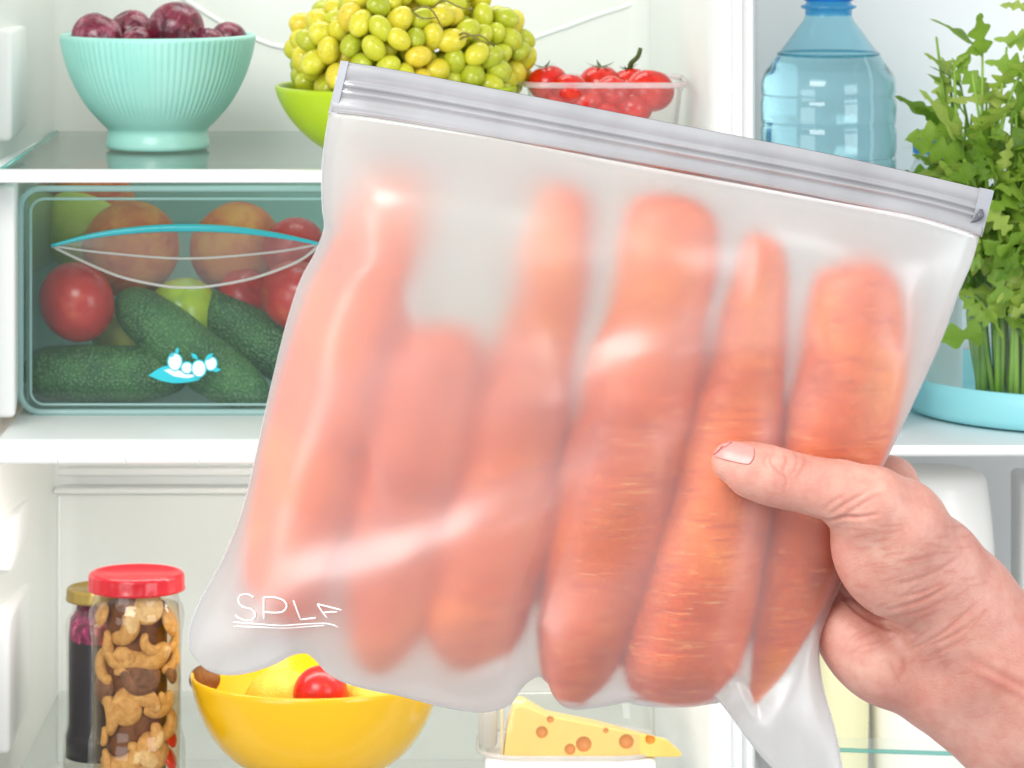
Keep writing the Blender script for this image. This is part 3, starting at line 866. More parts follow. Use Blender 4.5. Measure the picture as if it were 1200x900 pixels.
# ------------------------------------------------------------------ yellow bowl
YY = 1.066
k = m_of(1, YY)
yb = P(370, 0, YY); yb.z = SH3 + .0006
Hy = Z(790, YY) - yb.z
t = thing('yellow_bowl', 'glossy yellow bowl of fruit on the lower glass shelf', 'bowl', yb)
prof = [(50 * k, 0), (56 * k, 1.5 * k), (72 * k, Hy * .07), (102 * k, Hy * .24), (124 * k, Hy * .46), (138 * k, Hy * .70), (145 * k, Hy * .9), (147 * k, Hy)]
YEL = mat_simple('yellow_glaze', srgb(240, 186, 12), 0.22, 0.03, 14, coat=.2)
obj('bowl_body', bowl_shell(prof, .003, 'bowl_body', 80), YEL, t, TRS(yb))
LEMON = mat_fruit('lemon_skin', [(0.3, srgb(226, 180, 40)), (0.7, srgb(240, 204, 70))], 1.5, .4, bump=.3, bscale=14)
BROWN = mat_fruit('kiwi_skin', [(0.3, srgb(110, 70, 30)), (0.7, srgb(150, 98, 46))], 4, .8, bump=.3, bscale=30)
lem_me = ball('lemon', 1, 24, 18, lambda v: Vector((v.x, v.y, v.z * 1.2 + (.12 * v.z ** 9))))
for (px, py, Y, r, mt, me, nm, lab, ct) in ((240, 796, 1.07, 17, BROWN, lem_me, 'kiwi', 'brown kiwi at the rim of the yellow bowl', 'kiwi'),
        (328, 818, 1.075, 34, LEMON, lem_me, 'lemon', 'yellow lemon peeping between bag and yellow bowl', 'lemon'),
        (376, 813, 1.06, 33, RED, apple_me, 'red_apple', 'shiny red apple in the yellow bowl', 'apple'),
        (440, 824, 1.08, 34, LEMON, lem_me, 'lemon', 'yellow lemon deep in the yellow bowl behind the bag', 'lemon')):
    o = obj(nm, me, mt, None, TRS(P(px, py, Y), rot(random.uniform(.5, 1.2), 1.2, random.uniform(0, 6)), m_of(r, Y)))
    tag(o, lab, ct, 'fruit in the yellow bowl')

# ------------------------------------------------------------------ cheese box
YC = 1.075
k = m_of(1, YC)
bx0, bx1 = P(562, 0, YC).x, P(852, 0, YC).x
cz0 = SH3 + .0006
ztop = Z(893, YC - .02)
t = thing('cheese_box', 'clear plastic cheese box with white base beside the yellow bowl', 'box', ((bx0 + bx1) / 2, YC + .03, cz0))
bx1 = XR - .006
obj('base', box(bx0 + .004, bx1, YC - .018, YC + .085, cz0, ztop, 'base', .004), TRIM, t)
CB = mat_clear('cheese_box_plastic', (0.96, 0.965, 0.96, 1), 0.10, (0.93, 0.93, 0.92, 1), 0.06, 1.45)
PEARLY = mat_clear('cheese_box_rim', (0.95, 0.94, 0.94, 1), 0.6, (0.90, 0.89, 0.89, 1), 0.1, 1.45)
rows = []
cxm, cym = (bx0 + bx1) / 2, YC + .034
for (f, s) in ((0, 1.0), (.4, 1.0), (.75, .985), (.92, .95), (1.0, .86)):
    rows.append([(cxm + x, cym + y, ztop + .0005 + f * .050) for x, y in rr_pts((bx1 - bx0) / 2 * s, .050 * s, .03)])
V = [v for r in rows for v in r]
F = [(i * N + j, i * N + (j + 1) % N, (i + 1) * N + (j + 1) % N, (i + 1) * N + j) for i in range(len(rows) - 1) for j in range(N)]
F.append(tuple(range((len(rows) - 1) * N, len(rows) * N)))
obj('cover', mesh('cover', V, F), CB, t)
rim = [(cxm + x, cym + y, ztop + .002) for x, y in rr_pts((bx1 - bx0) / 2 + .001, .051, .03)]
obj('cover_rim', tube(rim + rim[:2], .0018, 8, 'cover_rim', cap=False), PEARLY, t)
obj('side_grip', box(bx0 - .001, bx0 + .013, cym - .03, cym + .03, ztop + .003, Z(832, YC), 'side_grip', .006, 4), PEARLY, t)
obj('knob', ball('knob', .0055, 20, 14), TRIM, t, TRS(P(831, 863, YC - .014)))
# the wedge itself
CH = mat_simple('cheese_paste', srgb(244, 208, 112), 0.42, 0.05, 30, .1, 120, sss=.2)
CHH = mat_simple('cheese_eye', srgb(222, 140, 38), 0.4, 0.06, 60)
CHR = mat_simple('cheese_rind', srgb(236, 214, 160), 0.55, 0.05, 50, .2, 200)
yf = YC - .010
zc = ztop + .0012
p0 = P(590, 0, yf).x; p1 = P(612, 826, yf); p2 = P(798, 0, yf).x
h = p1.z - zc
bm = bmesh.new()
front = [(p0, zc), (p2, zc), (P(800, 0, yf).x, zc + m_of(5, yf)), (P(782, 0, yf).x, Z(866, yf)), (P(700, 0, yf).x, Z(850, yf)), (P(640, 0, yf).x, Z(838, yf)), (P(612, 0, yf).x, zc + h), (P(603, 0, yf).x, zc + h * .97), (P(594, 0, yf).x, zc + h * .55)]
fa = [bm.verts.new((x, yf, z)) for x, z in front]; fb = [bm.verts.new((x - (.022 if i in (1, 2, 3) else .0), yf + .032, z - (.003 if i in (3, 4, 5) else 0))) for i, (x, z) in enumerate(front)]
bm.faces.new(fa); bm.faces.new(fb[::-1])
for i in range(len(front)): bm.faces.new((fa[i], fb[i], fb[(i + 1) % len(front)], fa[(i + 1) % len(front)]))
bmesh.ops.recalc_face_normals(bm, faces=bm.faces)
bmesh.ops.bevel(bm, geom=list(bm.edges), offset=.0012, segments=2, profile=.5, affect='EDGES')
me = bpy.data.meshes.new('cheese_wedge'); bm.to_mesh(me); bm.free(); autosmooth(me, 40)
me.materials.append(CH)
wedge = obj('cheese_wedge', me, CH)
tag(wedge, 'wedge of yellow cheese with round holes in the clear box', 'cheese')
hb = bmesh.new()
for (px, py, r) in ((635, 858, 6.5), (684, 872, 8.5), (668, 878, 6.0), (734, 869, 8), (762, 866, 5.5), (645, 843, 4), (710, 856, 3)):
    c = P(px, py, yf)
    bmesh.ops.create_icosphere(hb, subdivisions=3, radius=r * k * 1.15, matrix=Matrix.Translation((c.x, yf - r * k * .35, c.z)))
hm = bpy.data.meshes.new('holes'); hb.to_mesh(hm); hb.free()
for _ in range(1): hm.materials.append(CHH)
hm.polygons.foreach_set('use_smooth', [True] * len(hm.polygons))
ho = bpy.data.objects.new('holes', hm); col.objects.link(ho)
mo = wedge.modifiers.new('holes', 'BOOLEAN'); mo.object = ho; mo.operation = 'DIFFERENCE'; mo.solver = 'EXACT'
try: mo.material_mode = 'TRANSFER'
except Exception: pass
dg = bpy.context.evaluated_depsgraph_get()
me2 = bpy.data.meshes.new_from_object(wedge.evaluated_get(dg))
wedge.modifiers.clear(); wedge.data = me2
for q_ in me2.polygons:
    if q_.material_index == 0: q_.use_smooth = False
bpy.data.objects.remove(ho)
obj('rind', box(p0 - .0022, p0 - .0003, yf - .0005, yf + .032, zc, zc + h * .9, 'rind', .0008), CHR, wedge)

# ------------------------------------------------------------------ the open door beside the fridge
DOORM = mat_simple('door_white', (0.90, 0.915, 0.92, 1), 0.35, 0.012, 5)
structure('door_panel', box(.19, .75, 1.30, 1.33, HC - .9, HC + .35, 'door_panel', .006), DOORM)
ZS = Z(520, .985)
t = thing('door_shelf', 'white door shelf carrying the water bottle and turquoise tray', 'shelf', (.4, 1.0, ZS))
obj('shelf_board', box(.186, .74, .97, 1.296, Z(536, .97), Z(520, .985), 'shelf_board', .006, 4), TRIM, t)
obj('shelf_lip', box(.186, .74, .962, .969, Z(533, .965) , Z(521, .965), 'shelf_lip', .002), TRIM, t)
ZS = Z(520, .985) + .0006

# water bottle
YW = 1.06
k = m_of(1, YW)
wbp = P(971, 0, YW); wbp.z = ZS
t = thing('water_bottle', 'blue tinted plastic water bottle on the door shelf', 'bottle', wbp)
BOT = mat_clear('bottle_plastic', (0.76, 0.945, 0.985, 1), 0.12, (0.60, 0.90, 0.98, 1), 0.05, 1.5)
WAT = mat_glass('water', (0.955, 0.99, 0.995, 1), 1.33)
CAPM = mat_simple('blue_cap', srgb(28, 120, 205), 0.3, 0.05, 60)
NECK = mat_clear('bottle_neck', (0.22, 0.62, 0.88, 1), 0.20, (0.2, 0.6, 0.85, 1), 0.06, 1.5)
zz = lambda y: Z(y, YW) - wbp.z
prow = [(505, 70), (495, 77), (470, 79), (430, 78), (420, 76.5), (410, 78), (360, 79), (350, 77), (340, 79), (290, 79), (280, 77.5), (270, 79), (190, 79), (183, 77.2), (176, 79), (152, 79), (146, 77.2), (140, 79), (120, 79.2), (113, 77.5), (106, 79), (94, 78), (84, 74), (74, 67), (64, 60), (50, 49), (36, 39), (24, 30), (18, 27.5)]
sidep = [(r * k, max(zz(y), 0)) for y, r in prow]
full = smooth_profile(sidep[1:], 140)
cutz = zz(63)
obj('bottle_wall', lathe([(0, .001), (sidep[0][0], .0)] + [q_ for q_ in full if q_[1] <= cutz], 72, 'bottle_wall'), BOT, t, TRS(wbp))
obj('shoulder', lathe([q_ for q_ in full if q_[1] >= cutz - .002], 72, 'shoulder'), mat_clear('shoulder_reflection_tint', (0.66, 0.89, 0.955, 1), 0.10, (0.5, 0.82, 0.93, 1), .05, 1.5), t, TRS(wbp))  # same plastic; the cap's blue reflection is put into this tint
wl_ = [(wbp.x + 58.6 * k * math.cos(a_), wbp.y + 58.6 * k * math.sin(a_), wbp.z + zz(63)) for a_ in np.linspace(0, 2 * math.pi, 73)]
obj('water_edge', tube(wl_, .0012, 8, 'water_edge', cap=False), mat_clear('water_edge', (.35, .72, .80, 1), .25, (.3, .68, .78, 1), .05, 1.4), t)
neck = [(27.5 * k, zz(18)), (27.5 * k, zz(11)), (30 * k, zz(10)), (32.5 * k, zz(9)), (32.5 * k, zz(6.5)), (27 * k, zz(5)), (26 * k, zz(0)), (26 * k, zz(-14))]
obj('neck', lathe(neck, 60, 'neck'), NECK, t, TRS(wbp))
cp = [(26.4 * k, zz(1)), (28.5 * k, zz(0.5)), (28.5 * k, zz(-22)), (26 * k, zz(-26)), (0, zz(-26))]
obj('cap', lathe(cp, 96, 'cap', lambda a, i: 1 + (.012 * math.cos(48 * a) if i in (1, 2) else 0)), CAPM, t, TRS(wbp))
win = [(max((r - 1.6), .1) * k, zz(y) + .0015) for y, r in prow if y > 64]
win += [(59 * k, zz(62.5))]
obj('water', lathe([(0, .003), (win[0][0] * .97, .003)] + smooth_profile(win, 90) + [(57 * k, zz(62.2)), (0, zz(62.2))], 72, 'water'), WAT, t, TRS(wbp))

# white bottle with blue cap between bottle and greens
b4 = P(1092, 0, 1.20); b4.z = ZS
k4 = m_of(1, 1.20)
t = thing('milk_bottle', 'white bottle with bright blue cap behind the leafy greens', 'bottle', b4)
q = lambda y: Z(y, 1.20) - b4.z
MILK = mat_simple('milk_plastic', (0.83, 0.84, 0.83, 1), .35, .015, 12)
obj('bottle_wall', lathe([(0, 0), (34 * k4, 0)] + smooth_profile([(36 * k4, .003), (36 * k4, q(260)), (34 * k4, q(225)), (26 * k4, q(200)), (20 * k4, q(186)), (20 * k4, q(178))], 40), 48, 'bottle_wall'), MILK, t, TRS(b4))
obj('cap', lathe([(22 * k4, q(179)), (22 * k4, q(156)), (20 * k4, q(153)), (0, q(153))], 64, 'cap', lambda a, i: 1 + (.015 * math.cos(30 * a) if i < 2 else 0)), mat_simple('bright_blue_cap', srgb(10, 140, 220), .3, .04, 60), t, TRS(b4))

# turquoise tray and glass of greens
YTY = 1.155
tyc = Vector((P(1290, 0, YTY).x, YTY, ZS))
TURQ = mat_simple('turquoise_tray', srgb(150, 218, 224), .3, .03, 10)
Rt = .15
trayH = Z(466, 1.008) - ZS
t = thing('turquoise_tray', 'round pale turquoise tray under the glass of greens', 'tray', tyc)
obj('tray_body', lathe([(0, .002), (Rt * .9, .0), (Rt * .97, .002), (Rt, .008), (Rt * 1.004, trayH * .7), (Rt * 1.006, trayH - .001), (Rt * 1.0, trayH), (Rt * .985, trayH - .001), (Rt * .97, .008), (Rt * .9, .005), (0, .005)], 128, 'tray_body'), TURQ, t, TRS(tyc))
vz = ZS + .0056
vc_ = Vector((P(1188, 0, 1.10).x, 1.10, vz))
VG = mat_clear('vase_glass', (0.98, 0.99, 0.985, 1), .03, (.85, .92, .9, 1), .03, 1.3)
t = thing('glass_vase', 'clear tapered drinking glass holding the leafy greens', 'glass', vc_)
kv = m_of(1, 1.10)
Hv = Z(292, 1.10) - vz
obj('glass_wall', lathe([(0, 0), (40 * kv, 0), (42 * kv, .003), (48 * kv, Hv * .3), (56 * kv, Hv * .65), (64 * kv, Hv), (63 * kv, Hv + .001), (61.5 * kv, Hv), (54 * kv, Hv * .65), (46 * kv, Hv * .3), (39 * kv, .008), (0, .008)], 64, 'glass_wall'), VG, t, TRS(vc_))

LEAF = NT('leaf_green')
info = LEAF.n('ShaderNodeObjectInfo')
cA = LEAF.ramp(info.outputs['Random'], [(0, srgb(112, 152, 44)), (.4, srgb(150, 186, 64)), (.75, srgb(182, 206, 90)), (1, srgb(200, 214, 112))])
cB = LEAF.mixc(LEAF.ramp(LEAF.noise(50, 4), [(.35, (0, 0, 0, 1)), (.75, (.4, .4, .4, 1))]), cA, srgb(84, 124, 44))
pp = LEAF.n('ShaderNodeBsdfPrincipled', Roughness=.5); LEAF.l(cB, pp.inputs['Base Color'])
tl = LEAF.n('ShaderNodeBsdfTranslucent'); LEAF.l(cB, tl.inputs['Color'])
mx = LEAF.n('ShaderNodeMixShader', Fac=.42); LEAF.l(pp.outputs[0], mx.inputs[1]); LEAF.l(tl.outputs[0], mx.inputs[2])
LEAFM = LEAF.surf(mx.outputs[0])
STEM = mat_fruit('green_stem', [(0.3, srgb(96, 140, 40)), (0.7, srgb(150, 186, 70))], 20, .4, streak=(1, 1, .1), sss=.1)
def leaf_mesh(seed, lobes, wide):
    """long lobed salad leaf lying along +x, unit length, cupped along the midrib"""
    r = random.Random(seed)
    n = 26
    V = []; F = []
    bend = r.uniform(.15, .5); tw = r.uniform(-.5, .5)
    for i in range(n + 1):
        s = i / n
        w = wide * (math.sin(math.pi * s ** .75) ** .75) if 0 < s < 1 else .0
        w *= .34 + .66 * (.5 + .5 * math.cos(2 * math.pi * lobes * s + seed)) ** .8
        w = max(w, .02 if s < 1 else .003)
        for f in (-1, -.55, 0, .55, 1):
            y = f * w * (1 + .12 * math.sin(11 * s + 3 * f + seed))
            z = -bend * s * s + .28 * w * abs(f) + .10 * w * math.sin(10 * s + 4 * f + seed) + tw * y * s
            V.append((s - .06 * abs(f) * (w > .06), y, z))
    for i in range(n):
        for j in range(4): F.append((i * 5 + j, i * 5 + j + 1, (i + 1) * 5 + j + 1, (i + 1) * 5 + j))
    return mesh('leaf', V, F)
leaves = [leaf_mesh(s, l, w) for s, l, w in ((1, 3.4, .24), (2, 4.2, .22), (3, 2.6, .22), (4, 4.6, .26), (5, 2.2, .15))]
gr = thing('leafy_greens', 'bunch of fresh leafy greens standing in the glass', 'greens', vc_ + Vector((0, 0, .01)))
def add_leaf(p, d, L, roll=None, kind=None):
    d = Vector(d).normalized()
    R = d.to_track_quat('X', 'Z').to_matrix().to_4x4() @ rot(roll if roll is not None else random.uniform(-1.5, 1.5), random.uniform(-.3, .3), 0)
    w = random.uniform(.9, 1.3)
    obj('leaf', leaves[kind if kind is not None else random.randrange(5)], LEAFM, gr, TRS(p, R, (L, L * w, L)))
for i in range(58):
    a = random.uniform(0, 2 * math.pi); rr = math.sqrt(random.random())
    b = vc_ + Vector((rr * .027 * math.cos(a), rr * .027 * math.sin(a), .012))
    up_ = random.uniform(.15, .285)
    out = rr * random.uniform(.03, .07)
    tip = vc_ + Vector((out * math.cos(a) - .002, out * math.sin(a) * .8 - .01, up_))
    top_ = vc_ + Vector((rr * .038 * math.cos(a), rr * .038 * math.sin(a), Hv))
    pth = cr([b, (b + top_) / 2 + Vector((random.uniform(-.004, .004), 0, 0)), top_, (top_ + tip) / 2 + Vector((random.uniform(-.008, .008), random.uniform(-.008, .008), .004)), tip], 20)
    obj('stem', tube(pth, np.linspace(random.uniform(.0020, .0038), .0009, 20), 7, 'stem'), STEM, gr)
    for q in range(random.choice((4, 5, 6))):
        j = random.randint(7, 19)
        p = Vector(pth[j])
        a2 = a + random.uniform(-1.5, 1.5)
        add_leaf(p, (math.cos(a2) * .8, math.sin(a2) * .8 - .2, random.uniform(-.1, 1.6)), random.uniform(.026, .050))
# picked-out sprigs at the edge of the bunch
def sprig(pts, Y, leafs):
    p = [P(x, y, Y) for x, y in pts]
    c = cr(p, 18)
    obj('stem', tube(c, np.linspace(.0026, .0009, 18), 8, 'stem'), STEM, gr)
    for (x, y, dx, dy, L, kd) in leafs:
        add_leaf(P(x, y, Y + random.uniform(-.006, .006)), (dx, random.uniform(-.4, .1), -dy), m_of(L, Y), random.choice((-1.3, 1.3, 1.0, -1.0)), kd)
sprig([(1160, 300), (1138, 215), (1122, 150), (1118, 70)], 1.07, [(1118, 84, -.6, -.6, 26, 0), (1118, 80, .4, -.8, 22, 1), (1119, 95, .45, -.9, 56, 4), (1118, 70, -.9, .5, 22, 3)])
sprig([(1165, 300), (1140, 210), (1110, 150), (1084, 108)], 1.065, [(1122, 165, -.7, -.75, 74, 2), (1130, 185, -1, -.35, 78, 0), (1135, 215, -.9, .1, 84, 1), (1125, 165, -.15, -1, 66, 4), (1140, 230, -.8, .55, 76, 3), (1140, 200, .25, -1, 80, 2), (1130, 150, -.6, .2, 70, 1), (1125, 190, -.55, .9, 74, 4), (1150, 250, -.6, -.5, 84, 3)])
sprig([(1175, 300), (1168, 190), (1185, 110), (1215, 60)], 1.06, [(1190, 120, -.8, -.5, 72, 1), (1172, 150, -.5, .6, 70, 4), (1215, 85, -.9, -.25, 62, 3), (1200, 100, .1, -1, 70, 0), (1170, 190, .6, -.5, 74, 2), (1195, 130, .8, .3, 70, 1), (1222, 50, -.95, .1, 56, 3), (1215, 12, -.9, -.2, 44, 1), (1165, 230, .7, .4, 80, 0), (1168, 250, -.5, .8, 80, 4), (1180, 270, .2, -1, 90, 2), (1190, 200, -.3, -1, 80, 3)])
for i in range(48):
    add_leaf(P(random.uniform(1128, 1215), random.uniform(190, 400), random.uniform(1.035, 1.065)), (random.uniform(-.8, .6), random.uniform(-.2, .2), random.uniform(-.3, 1.2)), m_of(random.uniform(36, 70), 1.06), random.choice((-1.3, 1.3, 1.0, -1.0)))

# things under the door shelf
ZB = HC - .72
t = thing('door_bin', 'clear door bin with teal edge under the wrist', 'bin', (.42, 1.0, ZB))
obj('bin_floor', box(.186, .74, 1.0, 1.296, ZB - .012, ZB - .0006, 'bin_floor', .002), TRIM, t)
BIN = mat_clear('bin_plastic', (.95, .975, .965, 1), .12, (.86, .93, .9, 1), .05, 1.45)
V = []; F = []
nb = 24
for i in range(nb + 1):
    x = .186 + .554 * i / nb
    y = .985 - .02 * math.sin(math.pi * i / nb)
    for z in (ZB, Z(862, .985)): V += [(x, y, z)]
for i in range(nb): F.append((2 * i, 2 * i + 2, 2 * i + 3, 2 * i + 1))
obj('bin_front', mesh('bin_front', V, F), BIN, t)
e = [Vector((.186 + .554 * i / nb, .985 - .02 * math.sin(math.pi * i / nb), Z(876, .985) - .006 * i / nb)) for i in range(nb + 1)]
obj('bin_edge', tube(e, .0016, 8, 'bin_edge'), mat_clear('bin_edge', (.5, .8, .76, 1), .4, (.45, .74, .7, 1), .1, 1.5), t)
b5 = P(1092, 0, 1.10); b5.z = ZB
k5 = m_of(1, 1.10)
q = lambda y: Z(y, 1.10) - b5.z
t = thing('white_jug', 'cream white round jug in the door bin behind the wrist', 'jug', b5)
CREAM = mat_simple('cream_plastic', (0.86, 0.845, 0.80, 1), .32, .02, 12)
obj('jug_body', lathe([(0, 0), (66 * k5, 0)] + smooth_profile([(70 * k5, .003), (74 * k5, q(800)), (75 * k5, q(720)), (73 * k5, q(640)), (66 * k5, q(575)), (60 * k5, q(556)), (40 * k5, q(549)), (0, q(547))], 50), 64, 'jug_body'), CREAM, t, TRS(b5))
b6 = P(985, 0, 1.08); b6.z = ZB
k6 = m_of(1, 1.08)
q = lambda y: Z(y, 1.08) - b6.z
t = thing('yellow_tub', 'pale yellow tub in the door bin below the palm', 'tub', b6)
obj('tub_wall', lathe([(0, 0), (31 * k6, 0), (32 * k6, .002), (33.5 * k6, q(800)), (35 * k6, q(740)), (36 * k6, q(738)), (36 * k6, q(732)), (0, q(731))], 48, 'tub_wall'), mat_simple('pale_yellow_plastic', srgb(236, 230, 186), .35, .03, 20), t, TRS(b6))
b7 = P(1265, 0, 1.13); b7.z = ZB
q7 = lambda y: Z(y, 1.13) - b7.z
k7 = m_of(1, 1.13)
t = thing('white_carton', 'white carton at the picture edge in the door bin', 'carton', b7)
obj('carton_wall', box(b7.x - 72 * k7, b7.x + 60 * k7, 1.09, 1.18, ZB, Z(560, 1.13), 'carton_wall', .004), MILK, t)

# ------------------------------------------------------------------ the bag of carrots
YBAG = .600
carrots = [
 dict(Y=.606, p=[(464, 232, 14), (464, 246, 30), (458, 275, 33), (446, 310, 40), (428, 365, 49), (406, 430, 54), (382, 520, 58), (362, 610, 56), (348, 680, 50), (342, 708, 34), (340, 720, 8)]),
 dict(Y=.604, p=[(524, 368, 12), (522, 380, 36), (514, 415, 50), (502, 480, 60), (486, 560, 65), (470, 640, 60), (456, 705, 50), (446, 750, 36), (441, 778, 10)]),
 dict(Y=.604, p=[(656, 232, 10), (655, 246, 28), (648, 290, 38), (636, 360, 44), (618, 440, 52), (598, 530, 62), (574, 630, 72), (556, 705, 66), (546, 752, 46), (543, 776, 14)]),
 dict(Y=.600, p=[(790, 238, 14), (788, 252, 44), (780, 300, 54), (768, 370, 57), (752, 450, 66), (732, 540, 74), (710, 640, 70), (690, 720, 58), (676, 778, 42), (669, 816, 14)]),
 dict(Y=.599, p=[(896, 278, 10), (894, 290, 26), (886, 340, 36), (876, 410, 44), (862, 490, 56), (842, 580, 66), (816, 680, 72), (798, 745, 70), (790, 785, 60), (788, 810, 36), (787, 818, 8)]),
 dict(Y=.599, p=[(1002, 306, 14), (1002, 320, 42), (1000, 370, 56), (990, 450, 60), (968, 540, 58), (942, 630, 50), (918, 710, 38), (898, 780, 22), (884, 825, 6)]),
]
CAR = NT('carrot_skin')
vc = CAR.coord()
c1 = CAR.ramp(CAR.noise(15, 4, .6, vc), [(.32, srgb(196, 66, 0)), (.52, srgb(226, 94, 2)), (.74, srgb(244, 134, 12))])
sv = CAR.scaled((90, 90, 900), vc)
c2 = CAR.ramp(CAR.noise(1.0, 3, .7, sv), [(.57, (0, 0, 0, 1)), (.68, (.5, .5, .5, 1))])
c3 = CAR.mixc(c2, c1, srgb(252, 190, 120))
sv2 = CAR.scaled((40, 40, 500), vc)
c4 = CAR.ramp(CAR.noise(1.0, 2, .6, sv2), [(.34, (.65, .65, .65, 1)), (.44, (0, 0, 0, 1))])
c5 = CAR.mixc(c4, c3, srgb(196, 60, 18))
pp = CAR.n('ShaderNodeBsdfPrincipled', Roughness=.42); CAR.l(c5, pp.inputs['Base Color'])
pp.inputs['Subsurface Weight'].default_value = .15
pp.inputs['Subsurface Radius'].default_value = (.005, .002, .001); pp.inputs['Subsurface Scale'].default_value = 1.0
CAR.l(CAR.bump(CAR.noise(1.0, 2, .6, sv2), .5, .0008), pp.inputs['Normal'])
CARM = CAR.surf(pp.outputs[0])
clabels = ['slim carrot with narrow knobbed top beside the bag side seam', 'shortest carrot, its top lowest of all in the bag',
           'carrot with thin top and blunt thick lower end in mid bag', 'broad carrot with pointed tip fourth from the printed corner',
           'thick blunt-ended carrot under the thumb tip', 'carrot nearest the hand, tapering to a thin tip']
samples = []
for c, lab in zip(carrots, clabels):
    n = 110
    w = cr([tuple(P(x, y, c['Y'])) + (m_of(r * 1.05, c['Y']),) for x, y, r in c['p']], n)
    rad = np.maximum(w[:, 3], .0006)
    r0 = np.random.default_rng(len(samples) + 3)
    g = np.ones(n)
    for q in range(9):
        g -= r0.uniform(.008, .022) * np.exp(-((np.arange(n) - r0.uniform(5, n - 5)) / r0.uniform(.8, 2.0)) ** 2)
    ph = r0.uniform(0, 6, 4)
    me = tube(w[:, :3], rad * g, 40, 'carrot', mod=lambda kk, a: 1 + .018 * math.sin(2 * a + ph[0] + kk * .03) + .012 * math.sin(3 * a + ph[1] + kk * .07) + .008 * math.sin(kk * .35 + ph[2] + a))
    o = obj('carrot', me, CARM); tag(o, lab, 'carrot', 'carrots in the bag')
    samples.append(np.column_stack([w[:, 0], w[:, 2], w[:, 1], rad]))

# outline of the pouch below the zip strip
left = cr([(387, 131), (381, 165), (377, 205), (378, 245), (380, 268), (369, 298), (352, 330), (336, 380), (320, 445), (303, 520), (286, 592), (266, 645), (247, 682), (231, 712), (222, 738), (221, 760), (231, 778)], 200)
bottom = cr([(231, 778), (246, 789), (268, 793), (295, 789), (322, 779), (343, 768), (362, 766), (377, 776), (394, 794), (428, 806), (470, 814), (520, 826), (565, 832), (596, 824), (612, 803), (630, 792), (644, 798), (652, 818), (668, 830), (700, 828), (756, 818), (806, 816), (836, 817), (852, 832), (870, 858), (892, 886), (915, 908), (944, 918), (975, 912), (987, 902)], 300)
right = cr([(1147, 276), (1137, 310), (1122, 345), (1106, 390), (1088, 432), (1066, 480), (1046, 522), (1030, 556), (1012, 610), (994, 660), (974, 712), (960, 756), (963, 800), (978, 855), (987, 902)], 200)
top = cr([(387, 131), (430, 136), (560, 156), (760, 194), (960, 231), (1060, 249), (1110, 263), (1147, 276)], 300)
GU, GV = 220, 200
def resamp(c, n):
    s = np.concatenate([[0], np.cumsum(np.linalg.norm(np.diff(c, axis=0), axis=1))]); s /= s[-1]
    t = np.linspace(0, 1, n)
    return np.column_stack([np.interp(t, s, c[:, 0]), np.interp(t, s, c[:, 1])])
Lc, Rc, Tc, Bc = resamp(left, GV), resamp(right, GV), resamp(top, GU), resamp(bottom, GU)
u = np.linspace(0, 1, GU)[None, :, None]; v = np.linspace(0, 1, GV)[:, None, None]
PX = (1 - u) * Lc[:, None, :] + u * Rc[:, None, :] + (1 - v) * Tc[None, :, :] + v * Bc[None, :, :] \
    - ((1 - u) * (1 - v) * Tc[0] + u * (1 - v) * Tc[-1] + (1 - u) * v * Bc[0] + u * v * Bc[-1])
uu, vv2 = u[..., 0] + 0 * v[..., 0], v[..., 0] + 0 * u[..., 0]
# metres on the plane of the bag
GX = (PX[..., 0] - CX) / FPX * DD(YBAG); GZ = HC + (CY - PX[..., 1]) / FPX * DD(YBAG)
YW0 = WY(YBAG)
envf = np.full(GX.shape, -1.0); envb = np.full(GX.shape, -1.0)
for s in samples:
    for x, z, y, r in s[::2]:
        d2 = r * r - (GX - x) ** 2 - (GZ - z) ** 2
        m = d2 > 0
        q = np.sqrt(d2[m])
        envf[m] = np.maximum(envf[m], YW0 - y + q); envb[m] = np.maximum(envb[m], y - YW0 + q)
def blur(a, n, k):
    for _ in range(n):
        p = np.pad(a, k, mode='edge'); c = np.cumsum(p, 0); c = np.vstack([np.zeros((1, c.shape[1])), c])
        p = (c[2 * k + 1:] - c[:-2 * k - 1]) / (2 * k + 1)
        c = np.cumsum(p, 1); c = np.hstack([np.zeros((c.shape[0], 1)), c])
        a = (c[:, 2 * k + 1:] - c[:, :-2 * k - 1]) / (2 * k + 1)
    return a
def dil(a, k):
    b = a.copy()
    for i in range(k):
        b[1:] = np.maximum(b[1:], b[:-1]); b[:-1] = np.maximum(b[:-1], b[1:])
        b[:, 1:] = np.maximum(b[:, 1:], b[:, :-1]); b[:, :-1] = np.maximum(b[:, :-1], b[:, 1:])
    return b
edge = np.minimum.reduce([uu * 1.0, 1 - uu, (1 - vv2) * .8, vv2 * .9])
fall = np.clip(edge / .10, 0, 1); fall = np.sin(fall * math.pi / 2) ** .9
def seg_dist(pts):
    """distance (px) of every grid point to a polyline of the picture plane, with the run along it"""
    c = cr(pts, 60); D = np.full(GX.shape, 1e9); S = np.zeros(GX.shape); SG = np.zeros(GX.shape)
    for i in range(59):
        a, b = c[i], c[i + 1]; ab = b - a
        t = np.clip(((PX - a) @ ab) / (ab @ ab), 0, 1)
        q = PX - (a + t[..., None] * ab)
        d = np.hypot(q[..., 0], q[..., 1]); m = d < D
        D[m] = d[m]; S[m] = ((i + t) / 59)[m]
        SG[m] = np.sign(ab[0] * q[..., 1] - ab[1] * q[..., 0])[m]
    return D * SG, S
